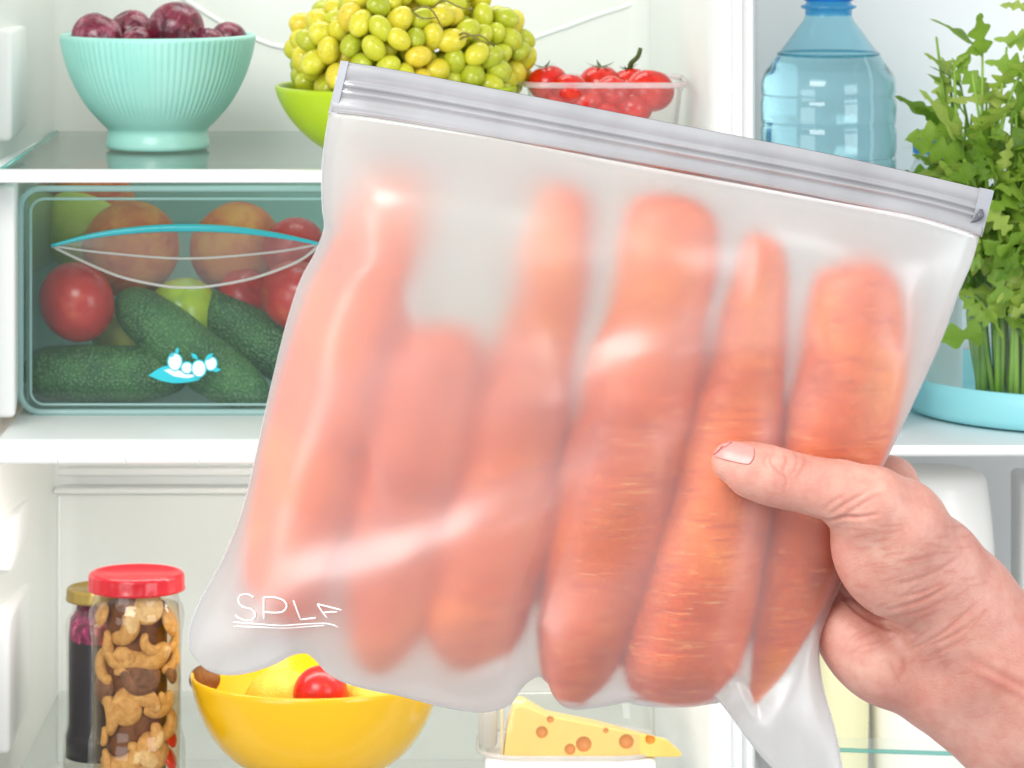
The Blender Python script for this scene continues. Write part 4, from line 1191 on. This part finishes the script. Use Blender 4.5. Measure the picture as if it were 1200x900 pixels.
def creases():
    h = np.zeros(GX.shape)
    #          points, half width px, height m
    for pts, w, a in (
        ([(280, 700), (420, 668), (520, 630), (640, 580), (780, 510)], 20, .0050),
        ([(440, 520), (600, 470), (720, 440), (840, 405), (960, 390)], 22, .0048),
        ([(640, 745), (700, 710), (760, 660), (800, 600)], 15, .0036),
        ([(380, 240), (470, 230), (580, 215), (700, 200)], 24, .0040),
        ([(480, 330), (600, 300), (740, 290), (880, 300)], 22, .0044),
        ([(330, 560), (420, 480), (520, 420), (640, 380)], 22, .0024),
        ([(1060, 320), (1062, 400), (1046, 470), (1030, 530)], 9, .0030),
        ([(1035, 390), (1040, 450), (1022, 520)], 7, .0020),
        ([(290, 780), (300, 700), (330, 560), (365, 420)], 14, .0012),
        ([(240, 770), (262, 690), (305, 560), (340, 430)], 10, .0010),
        ([(540, 800), (600, 780), (625, 792)], 12, .0028),
        ([(630, 795), (660, 812), (740, 800), (840, 815)], 10, .0024),
        ([(850, 830), (900, 850), (940, 800), (950, 720)], 16, .0028),
        ([(930, 900), (945, 840), (950, 740)], 9, .0022),
        ([(900, 880), (915, 800), (930, 700)], 9, .0020),
        ([(380, 280), (420, 300), (480, 290)], 14, .0026),
        ([(376, 260), (390, 330), (370, 420)], 14, .0014),
        ([(880, 240), (980, 270), (1090, 300)], 18, .0020)):
        D, S = seg_dist(pts)
        taper = np.sin(np.clip(S, 0, 1) * math.pi) ** .5
        w = w * (2.3 if w > 14.5 else 1.5); h += (2.6 if w > 30 else 1.6) * a * taper * np.exp(-(D / w) ** 2)
    return h
wr = creases()
# the film is pulled tight on the carrots round the thumb
tight = np.clip((PX[..., 0] - 640) / 160, 0, 1) * np.clip((PX[..., 1] - 400) / 90, 0, 1) * np.clip((980 - PX[..., 0]) / 60, 0, 1)
wr = wr * (1 - .6 * tight)
# slackness: the film stands off the carrots at the top and far side, lies on them near the hand
gap = .0010 + .010 * np.clip((740 - PX[..., 0]) / 260, 0, 1) + .026 * np.clip((600 - PX[..., 1]) / 300, 0, 1) ** 1.1 * np.clip((1000 - PX[..., 0]) / 420, .40, 1) + .009 * np.clip((640 - PX[..., 0]) / 240, 0, 1)
rn = blur(np.random.default_rng(5).normal(size=GX.shape), 3, 7); rn /= rn.std()
rn2 = blur(np.random.default_rng(9).normal(size=GX.shape), 3, 3); rn2 /= rn2.std()
def panel_height(env, gapm, bulge):
    base = bulge * fall
    soft = blur(np.maximum(dil(env, 2), base * .8), 3, 5)
    h = np.maximum(soft + gapm * np.clip(fall * 1.4, 0, 1), base)
    h = blur(h, 3, 6)
    h = h + (wr + .0004 * rn + .00012 * rn2) * np.clip(fall * 1.3, 0, 1)
    near = np.maximum(blur(dil(env, 3), 2, 4), env) + .0012
    h = np.where(near > 0, h * (1 - .8 * tight) + near * .8 * tight, h)
    h = blur(h, 2, 2)
    h = np.maximum(h, env + .0009)
    h *= np.clip(np.minimum.reduce([uu, 1 - uu, 1 - vv2]) / .02, 0, 1) ** .5
    h = np.where((env > 0), np.maximum(h, env + .0009), h)
    return h
hf = panel_height(envf, gap, .017) + .0009 * np.clip(vv2 / .01, 0, 1)
hb_ = panel_height(envb, .002 + 0 * gap, .012) + .0009 * np.clip(vv2 / .01, 0, 1)
# waviness of the whole pouch edge
wavek = 1 - np.clip(blur((np.maximum(envf, envb) > 0).astype(float), 2, 6) * 3, 0, 1)
wave = .0035 * np.sin(uu * 9 + 1) * np.clip((vv2 - .55) / .45, 0, 1) ** 2 + .003 * np.sin(vv2 * 7) * (1 - np.clip(uu / .12, 0, 1))
wave = wave * wavek
FILM = NT('frosted_film')
nb = FILM.bump(FILM.noise(55, 3, .5), .10, .002)
rf = FILM.n('ShaderNodeBsdfRefraction', Color=(.985, .985, .985, 1), Roughness=.78, IOR=1.25)
gm = FILM.n('ShaderNodeNewGeometry')
io = FILM.n('ShaderNodeMapRange'); io.inputs['To Min'].default_value = 1.25; io.inputs['To Max'].default_value = 1 / 1.25   # a film, not a solid: both ways alike
FILM.l(gm.outputs['Backfacing'], io.inputs['Value']); FILM.l(io.outputs[0], rf.inputs['IOR'])
tl = FILM.n('ShaderNodeBsdfTranslucent', Color=(.97, .965, .98, 1))
df = FILM.n('ShaderNodeBsdfDiffuse', Color=(.97, .965, .98, 1))
m0 = FILM.n('ShaderNodeMixShader', Fac=.40); FILM.l(tl.outputs[0], m0.inputs[1]); FILM.l(df.outputs[0], m0.inputs[2])
wa = FILM.n('ShaderNodeAttribute', _attribute_name='wet')
mh_ = FILM.n('ShaderNodeMapRange'); mh_.inputs['To Min'].default_value = .29; mh_.inputs['To Max'].default_value = .09; FILM.l(wa.outputs['Fac'], mh_.inputs['Value'])
mr_ = FILM.n('ShaderNodeMapRange'); mr_.inputs['To Min'].default_value = .78; mr_.inputs['To Max'].default_value = .46; FILM.l(wa.outputs['Fac'], mr_.inputs['Value'])
FILM.l(mr_.outputs[0], rf.inputs['Roughness'])
m1 = FILM.n('ShaderNodeMixShader'); FILM.l(mh_.outputs[0], m1.inputs[0]); FILM.l(rf.outputs[0], m1.inputs[1]); FILM.l(m0.outputs[0], m1.inputs[2])
gl = FILM.n('ShaderNodeBsdfGlossy', Roughness=.43); FILM.l(nb, gl.inputs['Normal'])
io2 = FILM.n('ShaderNodeMapRange'); io2.inputs['To Min'].default_value = 1.65; io2.inputs['To Max'].default_value = 1 / 1.65
FILM.l(gm.outputs['Backfacing'], io2.inputs['Value'])
frn = FILM.n('ShaderNodeFresnel'); FILM.l(io2.outputs[0], frn.inputs['IOR']); FILM.l(nb, frn.inputs['Normal'])
ga = FILM.n('ShaderNodeMath', _operation='ADD'); ga.inputs[1].default_value = .045; FILM.l(frn.outputs[0], ga.inputs[0])
m2 = FILM.n('ShaderNodeMixShader'); FILM.l(ga.outputs[0], m2.inputs[0]); FILM.l(m1.outputs[0], m2.inputs[1]); FILM.l(gl.outputs[0], m2.inputs[2])
FILMM = FILM.surf(m2.outputs[0])
bag = thing('storage_bag', 'frosted translucent zip bag of carrots with grey zip strip', 'bag', P(620, 820, YBAG))
def sheet(name, sgn, h):
    Yq = YW0 - sgn * h + wave
    V = np.stack([GX, Yq, GZ], -1).reshape(-1, 3)
    F = []
    for i in range(GV - 1):
        for j in range(GU - 1):
            a = i * GU + j
            f = (a, a + 1, a + GU + 1, a + GU) if sgn < 0 else (a, a + GU, a + GU + 1, a + 1)
            F.append(f)
    me = mesh(name, V, F)
    return me, Yq
me_f, Yfront = sheet('front_film', 1, hf)
wet = np.where(envf > 0, np.exp(-np.clip(hf - envf - .0025, 0, None) / .0065), 0)
wet = blur(wet, 2, 2) * (.80 + .20 * np.clip(.5 + .5 * rn, 0, 1))
at = me_f.attributes.new('wet', 'FLOAT', 'POINT'); at.data.foreach_set('value', wet.astype(np.float32).ravel())
obj('front_film', me_f, FILMM, bag)
me_b, Yback = sheet('back_film', -1, hb_)
obj('back_film', me_b, FILMM, bag)
bag_bvh = BVHTree.FromPolygons([v.co for v in me_f.vertices], [p.vertices for p in me_f.polygons])
# welded side and bottom seams
SEAM = mat_clear('seam_film', (.97, .97, .975, 1), .35, (.93, .93, .95, 1), .25, 1.45)
per = [Vector((GX[i, 0], YW0 + wave[i, 0], GZ[i, 0])) for i in range(0, GV, 2)] + [Vector((GX[-1, j], YW0 + wave[-1, j], GZ[-1, j])) for j in range(1, GU - 1, 2)] + [Vector((GX[i, -1], YW0 + wave[i, -1], GZ[i, -1])) for i in range(GV - 1, -1, -2)]
obj('seam', tube(per, .0005, 6, 'seam', squash=1.0), SEAM, bag)

# zip strip: flange, two ridges, lower flap
ZIP = NT('zip_plastic')
cc = ZIP.ramp(ZIP.noise(30, 3), [(.3, srgb(190, 190, 192)), (.7, srgb(208, 208, 210))])
pp = ZIP.n('ShaderNodeBsdfPrincipled', Roughness=.19, Metallic=.6); ZIP.l(cc, pp.inputs['Base Color'])
pp.inputs['Coat Weight'].default_value = .25; pp.inputs['Coat Roughness'].default_value = .15
ZIPM = ZIP.surf(pp.outputs[0])
nL = 120
ztp = resamp(cr([(402, 72), (470, 83), (620, 112), (800, 147), (960, 178), (1090, 207), (1161, 224)], 100), nL)
zbt = resamp(cr([(388, 132), (440, 138), (560, 158), (760, 196), (960, 233), (1060, 252), (1110, 265), (1147, 277)], 100), nL)
prof = [(0, .0010), (.02, .0015), (.08, .0022), (.16, .0027), (.24, .0025), (.30, .0018), (.34, .0015), (.37, .0022), (.40, .0031), (.43, .0032), (.46, .0024), (.48, .0014), (.505, .0014), (.53, .0026), (.56, .0034), (.59, .0033), (.62, .0024), (.65, .0014), (.70, .0016), (.78, .0026), (.86, .0031), (.93, .0029), (.97, .0022), (.99, .0014), (1.0, .0010)]
def strip(sgn):
    V = []; F = []
    m = len(prof)
    for i in range(nL):
        f0 = i / (nL - 1)
        endf = min(1, min(f0, 1 - f0) / .018)
        for (s, d) in prof:
            x = ztp[i][0] * (1 - s) + zbt[i][0] * s; y = ztp[i][1] * (1 - s) + zbt[i][1] * s
            p = P(x, y, YBAG)
            dd = .0016 + (d - .0016) * endf if .3 < s < .7 else d
            p.y -= sgn * dd - .0012 * math.sin(f0 * 5) * (1 - abs(2 * f0 - 1))
            if sgn > 0 and s > .7: p.y -= .0016 * math.sin(f0 * 7 + .5) * (s - .7) / .3
            V.append(p)
    for i in range(nL - 1):
        for j in range(m - 1):
            a = i * m + j
            F.append((a, a + 1, a + m + 1, a + m) if sgn > 0 else (a, a + m, a + m + 1, a + 1))
    return mesh('zip', V, F)
zs = obj('zip_strip', strip(1), ZIPM, bag)
obj('zip_strip', strip(-1), ZIPM, bag)
def endcap(i0, i1, name):
    V = []; F = []
    ii = [i0, i1]
    dx = 3 if i0 > 10 else -3
    for s in np.linspace(-.01, 1.0, 12):
        for e in (0, 1):
            for yy in (-.0032, .0032):
                i = ii[e]
                x = ztp[i][0] * (1 - s) + zbt[i][0] * s + (dx if e else 0); y = ztp[i][1] * (1 - s) + zbt[i][1] * s
                V.append(P(x, y, YBAG) + Vector((0, yy * (.8 if e else 1), 0)))
    for q in range(11):
        b = q * 4
        F += [(b, b + 2, b + 6, b + 4), (b + 1, b + 5, b + 7, b + 3), (b, b + 4, b + 5, b + 1), (b + 2, b + 3, b + 7, b + 6)]
    F += [(0, 1, 3, 2), (44, 46, 47, 45)]
    obj(name, recalc(mesh(name, V, F, False)), mat_simple('zip_end_' + str(i0), srgb(164, 166, 172), .35, .05, 60), zs)
endcap(1, 0, 'weld'); endcap(nL - 3, nL - 1, 'weld')
# small dark gap where the zip is crushed at its end
gp = P(1148, 254, YBAG - .0035)
obj('crush_mark', tube(cr([P(1150, 245, YBAG - .0032), P(1149, 252, YBAG - .0036), P(1143, 258, YBAG - .0034), P(1138, 260, YBAG - .003)], 10), [.0005, .0009, .0013, .0016, .0016, .0014, .0011, .0008, .0006, .0003], 8, 'crush_mark'), mat_simple('crush_dark', srgb(90, 92, 100), .4, .05, 60), zs)
# bright welded line under the strip
wl = [P(x, y + 3.0, YBAG) + Vector((0, -.0028, 0)) for x, y in zbt[1:-1]]
obj('weld_line', tube(wl, .0006, 6, 'weld_line'), mat_simple('weld_white', (.93, .93, .95, 1), .25, .01, 60), bag)
# lettering on the lower corner
def on_film(x, y, off=.0006):
    o = Vector((0, -CAMD, HC)); d = (P(x, y, 1.0) - o).normalized()
    hit = bag_bvh.ray_cast(o, d)
    return (hit[0] - d * off) if hit[0] is not None else P(x, y, YBAG - .01)
LET = mat_simple('lettering_white', (.95, .95, .95, 1), .4, .01, 60)
strokes = {'S': [[(297, 700), (290, 696), (281, 698), (279, 705), (284, 711), (293, 713), (299, 718), (298, 725), (289, 727), (279, 724), (276, 721)]],
           'P': [[(309, 726), (309, 713), (309, 700)], [(309, 700), (322, 700), (333, 704), (336, 711), (331, 717), (320, 718), (310, 717)]],
           'L': [[(344, 704), (348, 715), (352, 726)], [(352, 726), (361, 725), (370, 724)]],
           'F': [[(372, 708), (377, 716), (383, 724)], [(372, 708), (385, 711), (400, 715)], [(379, 718), (388, 717), (395, 717)]]}
let = None
for ch, ss in strokes.items():
    for st in ss:
        c = cr(st, 16) if len(st) > 3 else cr(st, 8)
        pth = [on_film(x, y) for x, y in c]
        o = obj('letter_stroke', tube(pth, .00038, 6, 'letter_stroke'), LET, bag)
for st in ([(273, 729), (300, 731), (330, 733), (360, 731), (385, 731), (396, 735)], [(274, 734), (305, 735), (335, 736), (362, 734), (380, 733)]):
    obj('printed_line', tube([on_film(x, y) for x, y in cr(st, 20)], .0003, 6, 'printed_line'), LET, bag)
# ------------------------------------------------------------------ the hand
def surface_nets(F, org, h):
    ins = F < 0
    nx, ny, nz = F.shape
    corner = [(i, j, k_) for i in (0, 1) for j in (0, 1) for k_ in (0, 1)]
    cnt = np.zeros((nx - 1, ny - 1, nz - 1), np.int8)
    for (i, j, k_) in corner: cnt += ins[i:nx - 1 + i, j:ny - 1 + j, k_:nz - 1 + k_]
    act = (cnt > 0) & (cnt < 8)
    idx = -np.ones(act.shape, np.int64); ai = np.argwhere(act); idx[act] = np.arange(len(ai))
    acc = np.zeros((len(ai), 3)); num = np.zeros(len(ai))
    edges = [(a, b) for a in corner for b in corner if sum(abs(p - q) for p, q in zip(a, b)) == 1 and a < b]
    for a, b in edges:
        fa = F[ai[:, 0] + a[0], ai[:, 1] + a[1], ai[:, 2] + a[2]]; fb = F[ai[:, 0] + b[0], ai[:, 1] + b[1], ai[:, 2] + b[2]]
        m = (fa < 0) != (fb < 0)
        t = np.where(m, fa / np.where(m, fa - fb, 1), 0)
        p = np.array(a)[None] + t[:, None] * (np.array(b) - np.array(a))[None]
        acc[m] += p[m]; num[m] += 1
    V = (ai + acc / num[:, None]) * h + org
    quads = []
    for axis in range(3):
        sl0 = [slice(None)] * 3; sl1 = [slice(None)] * 3
        sl0[axis] = slice(0, -1); sl1[axis] = slice(1, None)
        A, B = ins[tuple(sl0)], ins[tuple(sl1)]
        o1, o2 = [(1, 2), (2, 0), (0, 1)][axis]
        e = np.argwhere(A != B)
        m = (e[:, o1] > 0) & (e[:, o2] > 0) & (e[:, o1] < F.shape[o1] - 1) & (e[:, o2] < F.shape[o2] - 1)
        e = e[m]
        d1 = np.zeros(3, int); d1[o1] = 1; d2 = np.zeros(3, int); d2[o2] = 1
        q = [idx[tuple((e - s1 * d1 - s2 * d2).T)] for s1, s2 in ((1, 1), (0, 1), (0, 0), (1, 0))]
        q = np.stack(q, 1)
        flip = A[tuple(e.T)]
        q[~flip] = q[~flip][:, ::-1]
        quads.append(q)
    return V, np.vstack(quads)

def H(px, py, Y, r): return tuple(P(px, py, Y)) + (m_of(r, Y),)
HS = .0014
def chain_sdf(chain, G):
    D = None
    for a, b in zip(chain[:-1], chain[1:]):
        a = np.array(a, np.float32); b = np.array(b, np.float32)
        ab = b[:3] - a[:3]; L2 = ab @ ab
        t = np.clip(((G - a[:3]) @ ab) / L2, 0, 1)
        q = G - (a[:3] + t[..., None] * ab)
        d = np.sqrt((q * q).sum(-1)) - (a[3] + t * (b[3] - a[3]))
        D = d if D is None else smin(D, d, .003)
    return D
def smin(a, b, k):
    h = np.clip(k - np.abs(a - b), 0, None) / k
    return np.minimum(a, b) - h * h * k * .25
def ell(c, ax_, rx, ry, rz_, G):
    """ellipsoid, first axis along ax_ in the picture plane"""
    a = np.array(ax_, float); a /= np.linalg.norm(a)
    y = np.array([0, 1.0, 0]); y = y - a * (y @ a); y /= np.linalg.norm(y); z = np.cross(a, y)
    q = G - np.array(c, np.float32)
    a, y, z = [np.asarray(w, np.float32) for w in (a, y, z)]
    u_, v_, w_ = (q @ a) / rx, (q @ y) / ry, (q @ z) / rz_
    kk = np.sqrt(u_ * u_ + v_ * v_ + w_ * w_)
    return (kk - 1) * min(rx, ry, rz_) * (1 + 0 * kk)
lo_ = np.array([P(800, 0, .55).x, .525 - .8, Z(1010, .60)]); hi_ = np.array([P(1380, 0, .66).x, .705 - .8, Z(480, .60)])
dims = np.ceil((hi_ - lo_) / HS).astype(int)
gx, gy, gz = [lo_[i] + HS * np.arange(dims[i]) for i in range(3)]
G = np.stack(np.meshgrid(gx, gy, gz, indexing='ij'), -1).astype(np.float32)
thumb = [H(858, 541, .5655, 25), H(882, 551, .5632, 32), H(905, 558, .5622, 33.5), H(928, 564, .5618, 32.5), H(955, 570, .5620, 33), H(985, 577, .5625, 37), H(1022, 592, .5640, 45), H(1050, 610, .570, 50)]
D = chain_sdf(thumb, G)
body = chain_sdf([H(1060, 632, .576, 56), H(1090, 668, .588, 64), H(1122, 712, .598, 72), H(1160, 762, .604, 76), H(1230, 812, .608, 84), H(1330, 868, .614, 94), H(1450, 930, .622, 100)], G)
D = smin(D, body, .012)
# second bone of the wrist and forearm
D = smin(D, chain_sdf([H(1052, 772, .612, 50), H(1100, 800, .614, 56), H(1180, 852, .618, 66), H(1330, 940, .63, 84)], G), .016)
# ball of the thumb
th = ell(P(1036, 656, .5735), (P(1080, 720, .58) - P(1000, 600, .57)), m_of(80, .573), m_of(44, .573), m_of(56, .573), G)
D = smin(D, th, .007)
# heel of the palm
hl = ell(P(1012, 764, .606), (P(1060, 800, .6) - P(975, 700, .6)), m_of(78, .606), m_of(52, .606), m_of(44, .606), G)
D = smin(D, hl, .006)
# palm and back of the hand behind the ball of the thumb
D = smin(D, chain_sdf([H(1090, 690, .618, 58), H(1056, 616, .630, 46), H(1042, 570, .640, 33)], G), .014)
D = smin(D, chain_sdf([H(1080, 740, .628, 56), H(1030, 680, .646, 44), H(1000, 650, .655, 32)], G), .014)
# four fingers behind the bag
for ch in ([H(1042, 568, .640, 33), H(990, 556, .659, 27), H(930, 562, .663, 25), H(885, 572, .655, 22), H(860, 578, .650, 19)],
           [H(1012, 620, .648, 32), H(960, 612, .666, 27), H(895, 618, .670, 25), H(845, 628, .660, 22), H(822, 634, .654, 19)],
           [H(1000, 660, .653, 31), H(948, 662, .669, 26), H(890, 672, .670, 24), H(848, 682, .660, 21), H(826, 688, .654, 18)],
           [H(990, 705, .648, 28), H(945, 712, .662, 23), H(902, 724, .660, 20), H(872, 734, .652, 17)]):
    D = smin(D, chain_sdf(ch, G), .004)
# flatten a little what presses on the film: nothing else needed
V, Q = surface_nets(D, lo_, HS)
# one round of relaxation removes the stair steps, then halve the faces for the creases
me = bpy.data.meshes.new('hand_body')
me.from_pydata(V.tolist(), [], Q.tolist()); me.validate(); me.update()
bm = bmesh.new(); bm.from_mesh(me)
for _ in range(4): bmesh.ops.smooth_vert(bm, verts=bm.verts, factor=.5, use_axis_x=True, use_axis_y=True, use_axis_z=True)
# finer faces only where the camera side shows the skin
bmesh.ops.recalc_face_normals(bm, faces=bm.faces)
bm.normal_update()
sel = set()
for f in bm.faces:
    c = f.calc_center_median()
    if f.normal.y < .25 and c.x < .24:
        for e in f.edges: sel.add(e)
bmesh.ops.subdivide_edges(bm, edges=list(sel), cuts=1, use_grid_fill=True, smooth=0.0)
for _ in range(2): bmesh.ops.smooth_vert(bm, verts=bm.verts, factor=.4, use_axis_x=True, use_axis_y=True, use_axis_z=True)
bm.normal_update()
co = np.array([v.co for v in bm.verts]); no = np.array([v.normal for v in bm.verts])
px_ = CX + co[:, 0] / (co[:, 1] + CAMD) * FPX; py_ = CY - (co[:, 2] - HC) / (co[:, 1] + CAMD) * FPX
QP = np.column_stack([px_, py_])
disp = np.zeros(len(co)); red = np.zeros(len(co))
front = no[:, 1] < .35
def crease(pts, w, depth, lip=.35):
    c = cr(pts, 40); pad = 7 * w
    k_ = np.nonzero(front & (px_ > c[:, 0].min() - pad) & (px_ < c[:, 0].max() + pad) & (py_ > c[:, 1].min() - pad) & (py_ < c[:, 1].max() + pad))[0]
    QQ = QP[k_]; Dm = np.full(len(QQ), 1e9); S = np.zeros(len(QQ))
    for i in range(39):
        a, b = c[i], c[i + 1]; ab = b - a
        t = np.clip(((QQ - a) @ ab) / (ab @ ab + 1e-9), 0, 1)
        d = np.hypot(*(QQ - (a + t[:, None] * ab)).T); m = d < Dm
        Dm[m] = d[m]; S[m] = (i + t[m]) / 39
    tp = np.clip(np.sin(np.clip(S, .001, .999) * math.pi), 0, 1) ** .5
    g = np.exp(-(Dm / w) ** 2)
    disp[k_] += .70 * tp * depth * (-g + lip * np.exp(-((Dm - 2.2 * w) / (1.3 * w)) ** 2))
    red[k_] = np.maximum(red[k_], tp * np.exp(-(Dm / (w * 1.6)) ** 2))
# thumb joint
crease([(908, 527), (903, 540), (911, 552), (921, 562), (918, 580)], 1.6, .00045)
crease([(918, 528), (921, 540), (918, 552), (924, 566)], 1.5, .00050)
crease([(928, 527), (934, 537), (932, 549), (924, 560)], 1.6, .00045)
crease([(940, 530), (943, 541), (938, 552), (932, 562)], 1.5, .00030)
crease([(900, 530), (896, 540), (900, 550)], 1.4, .0002)
# fold where the thumb meets its ball
crease([(958, 608), (972, 610), (990, 606), (1008, 606), (1032, 602)], 2.2, .0011, .3)
crease([(972, 604), (985, 594), (1000, 585), (1020, 574)], 2.2, .0006)
crease([(986, 606), (1000, 597), (1018, 586), (1036, 577)], 2.0, .00045)
crease([(965, 598), (975, 588), (990, 580)], 1.8, .0003)
# under the ball of the thumb
crease([(982, 690), (996, 708), (1012, 721), (1034, 733), (1056, 740), (1078, 744)], 2.6, .0012, .25)
crease([(1036, 716), (1060, 710), (1088, 700), (1116, 684)], 2.2, .0007)
crease([(1048, 686), (1076, 678), (1104, 666), (1126, 650)], 2.4, .0004)
crease([(1050, 700), (1080, 694), (1110, 682)], 2.0, .00035)
crease([(1020, 725), (1052, 722), (1080, 716), (1104, 706)], 1.8, .00035)
crease([(1048, 660), (1080, 654), (1108, 646)], 2.2, .0002)
# wrist lines and tendons
crease([(1062, 764), (1082, 754), (1104, 742), (1128, 722), (1146, 706)], 2.0, .00045)
crease([(1040, 774), (1048, 788), (1056, 804)], 3.0, .0005)
crease([(1056, 766), (1060, 782), (1052, 800)], 2.6, .00035)
crease([(1070, 760), (1100, 752), (1128, 738), (1152, 718)], 2.0, .00035)
crease([(1090, 772), (1108, 760), (1136, 748)], 2.0, .00025)
crease([(1134, 742), (1146, 728), (1160, 712)], 2.0, .0003)
crease([(1130, 770), (1160, 784), (1190, 800), (1230, 818)], 4.0, .0005)
crease([(1138, 786), (1170, 800), (1210, 822)], 4.0, -.0004, 0)
rs = random.Random(3)
for i in range(60):       # fine skin lines running across wrist and ball of thumb
    x, y = rs.uniform(1000, 1150), rs.uniform(610, 790)
    L = rs.uniform(14, 34); sl = rs.uniform(-.75, -.15) if y > 690 else rs.uniform(-.3, .15)
    crease([(x - L / 2, y - sl * L / 2), (x, y + rs.uniform(-1.5, 1.5)), (x + L / 2, y + sl * L / 2)], 1.2, rs.uniform(.00003, .00008), .1)
co2 = co + no * disp[:, None]
for v, c in zip(bm.verts, co2): v.co = c
bm.to_mesh(me); bm.free()
me.polygons.foreach_set('use_smooth', [True] * len(me.polygons))
at = me.attributes.new('crease', 'FLOAT', 'POINT')
at.data.foreach_set('value', red.astype(np.float32))
SK = NT('skin')
vc = SK.coord()
c1 = SK.ramp(SK.noise(38, 5, .6, vc), [(.3, srgb(194, 131, 116)), (.52, srgb(208, 153, 137)), (.72, srgb(219, 173, 156))])
c2 = SK.ramp(SK.noise(170, 4, .6, vc), [(.45, (0, 0, 0, 1)), (.75, (.30, .30, .30, 1))])
c3 = SK.mixc(c2, c1, srgb(190, 104, 90))
cra = SK.n('ShaderNodeAttribute', _attribute_name='crease')
crm = SK.n('ShaderNodeMath', _operation='MULTIPLY'); crm.inputs[1].default_value = .34; SK.l(cra.outputs['Fac'], crm.inputs[0])
c4 = SK.mixc(crm.outputs[0], c3, srgb(176, 92, 76))
pp = SK.n('ShaderNodeBsdfPrincipled', Roughness=.46); SK.l(c4, pp.inputs['Base Color'])
pp.inputs['Subsurface Weight'].default_value = .22
pp.inputs['Subsurface Radius'].default_value = (.004, .0016, .0010); pp.inputs['Subsurface Scale'].default_value = 1.0
vo = SK.n('ShaderNodeTexVoronoi', Scale=900.0); SK.l(vc, vo.inputs['Vector'])
b1 = SK.n('ShaderNodeBump', Strength=.25, Distance=.0004); SK.l(vo.outputs['Distance'], b1.inputs['Height'])
sv = SK.scaled((500, 500, 1600), vc)
b2_ = SK.n('ShaderNodeBump', Strength=.20, Distance=.0004); SK.l(SK.noise(1.0, 3, .6, sv), b2_.inputs['Height']); SK.l(b1.outputs[0], b2_.inputs['Normal'])
SK.l(b2_.outputs[0], pp.inputs['Normal'])
SKM = SK.surf(pp.outputs[0])
hand = thing('person_hand', 'bare hand and wrist gripping the bag with thumb in front', 'hand', P(1060, 760, .60))
obj('hand_body', me, SKM, hand)
# thumb nail: a curved plate lying on the thumb
hb_bvh = BVHTree.FromPolygons([v.co for v in me.vertices], [p.vertices for p in me.polygons])
TA, TB = np.array([882.0, 535.0]), np.array([837.0, 524.0])     # root and tip middle of the nail
NU, NV = 20, 16
V = []; F = []
ax_n = TB - TA; Ln = np.hypot(*ax_n); ax_n /= Ln; sd = np.array([-ax_n[1], ax_n[0]])
c_in = Vector(P(870, 548, .5535))
for i in range(NU + 1):
    s = i / NU
    hw = 12.5 * (1 - .30 * max(0, (s - .72) / .28) ** 2) * (1 - .25 * max(0, (.18 - s) / .18) ** 2)
    for j in range(NV + 1):
        f = 2 * j / NV - 1
        arc = (4.0 * (1 - f * f)) * (1 if s > .5 else -1) * abs(2 * s - 1) ** 1.5
        q = TA + ax_n * (s * Ln + arc) + sd * f * hw
        o_ = Vector((0, -CAMD, HC)); d = (P(q[0], q[1], 1.0) - o_).normalized()
        hit = hb_bvh.ray_cast(o_, d)
        if hit[0] is None or hit[0].y > -.20:
            hit = hb_bvh.find_nearest(P(q[0], q[1], .557))
        V.append(hit[0] + hit[1] * (.0007 + .0005 * s * s))
for i in range(NU):
    for j in range(NV):
        a = i * (NV + 1) + j
        F.append((a, a + 1, a + NV + 2, a + NV + 1))
nm = recalc(mesh('thumb_nail', V, F))
bm = bmesh.new(); bm.from_mesh(nm)
for _ in range(8): bmesh.ops.smooth_vert(bm, verts=bm.verts, factor=.5, use_axis_x=True, use_axis_y=True, use_axis_z=True)
bm.to_mesh(nm); bm.free()
NA = NT('nail')
sx = NA.noise(60, 3)
cc = NA.ramp(sx, [(.3, srgb(210, 136, 130)), (.7, srgb(220, 152, 144))])
pp = NA.n('ShaderNodeBsdfPrincipled', Roughness=.36); NA.l(cc, pp.inputs['Base Color'])
pp.inputs['Coat Weight'].default_value = .1
no_ = obj('thumb_nail', nm, NA.surf(pp.outputs[0]), hand)
so = no_.modifiers.new('thick', 'SOLIDIFY'); so.thickness = .0009; so.offset = -1
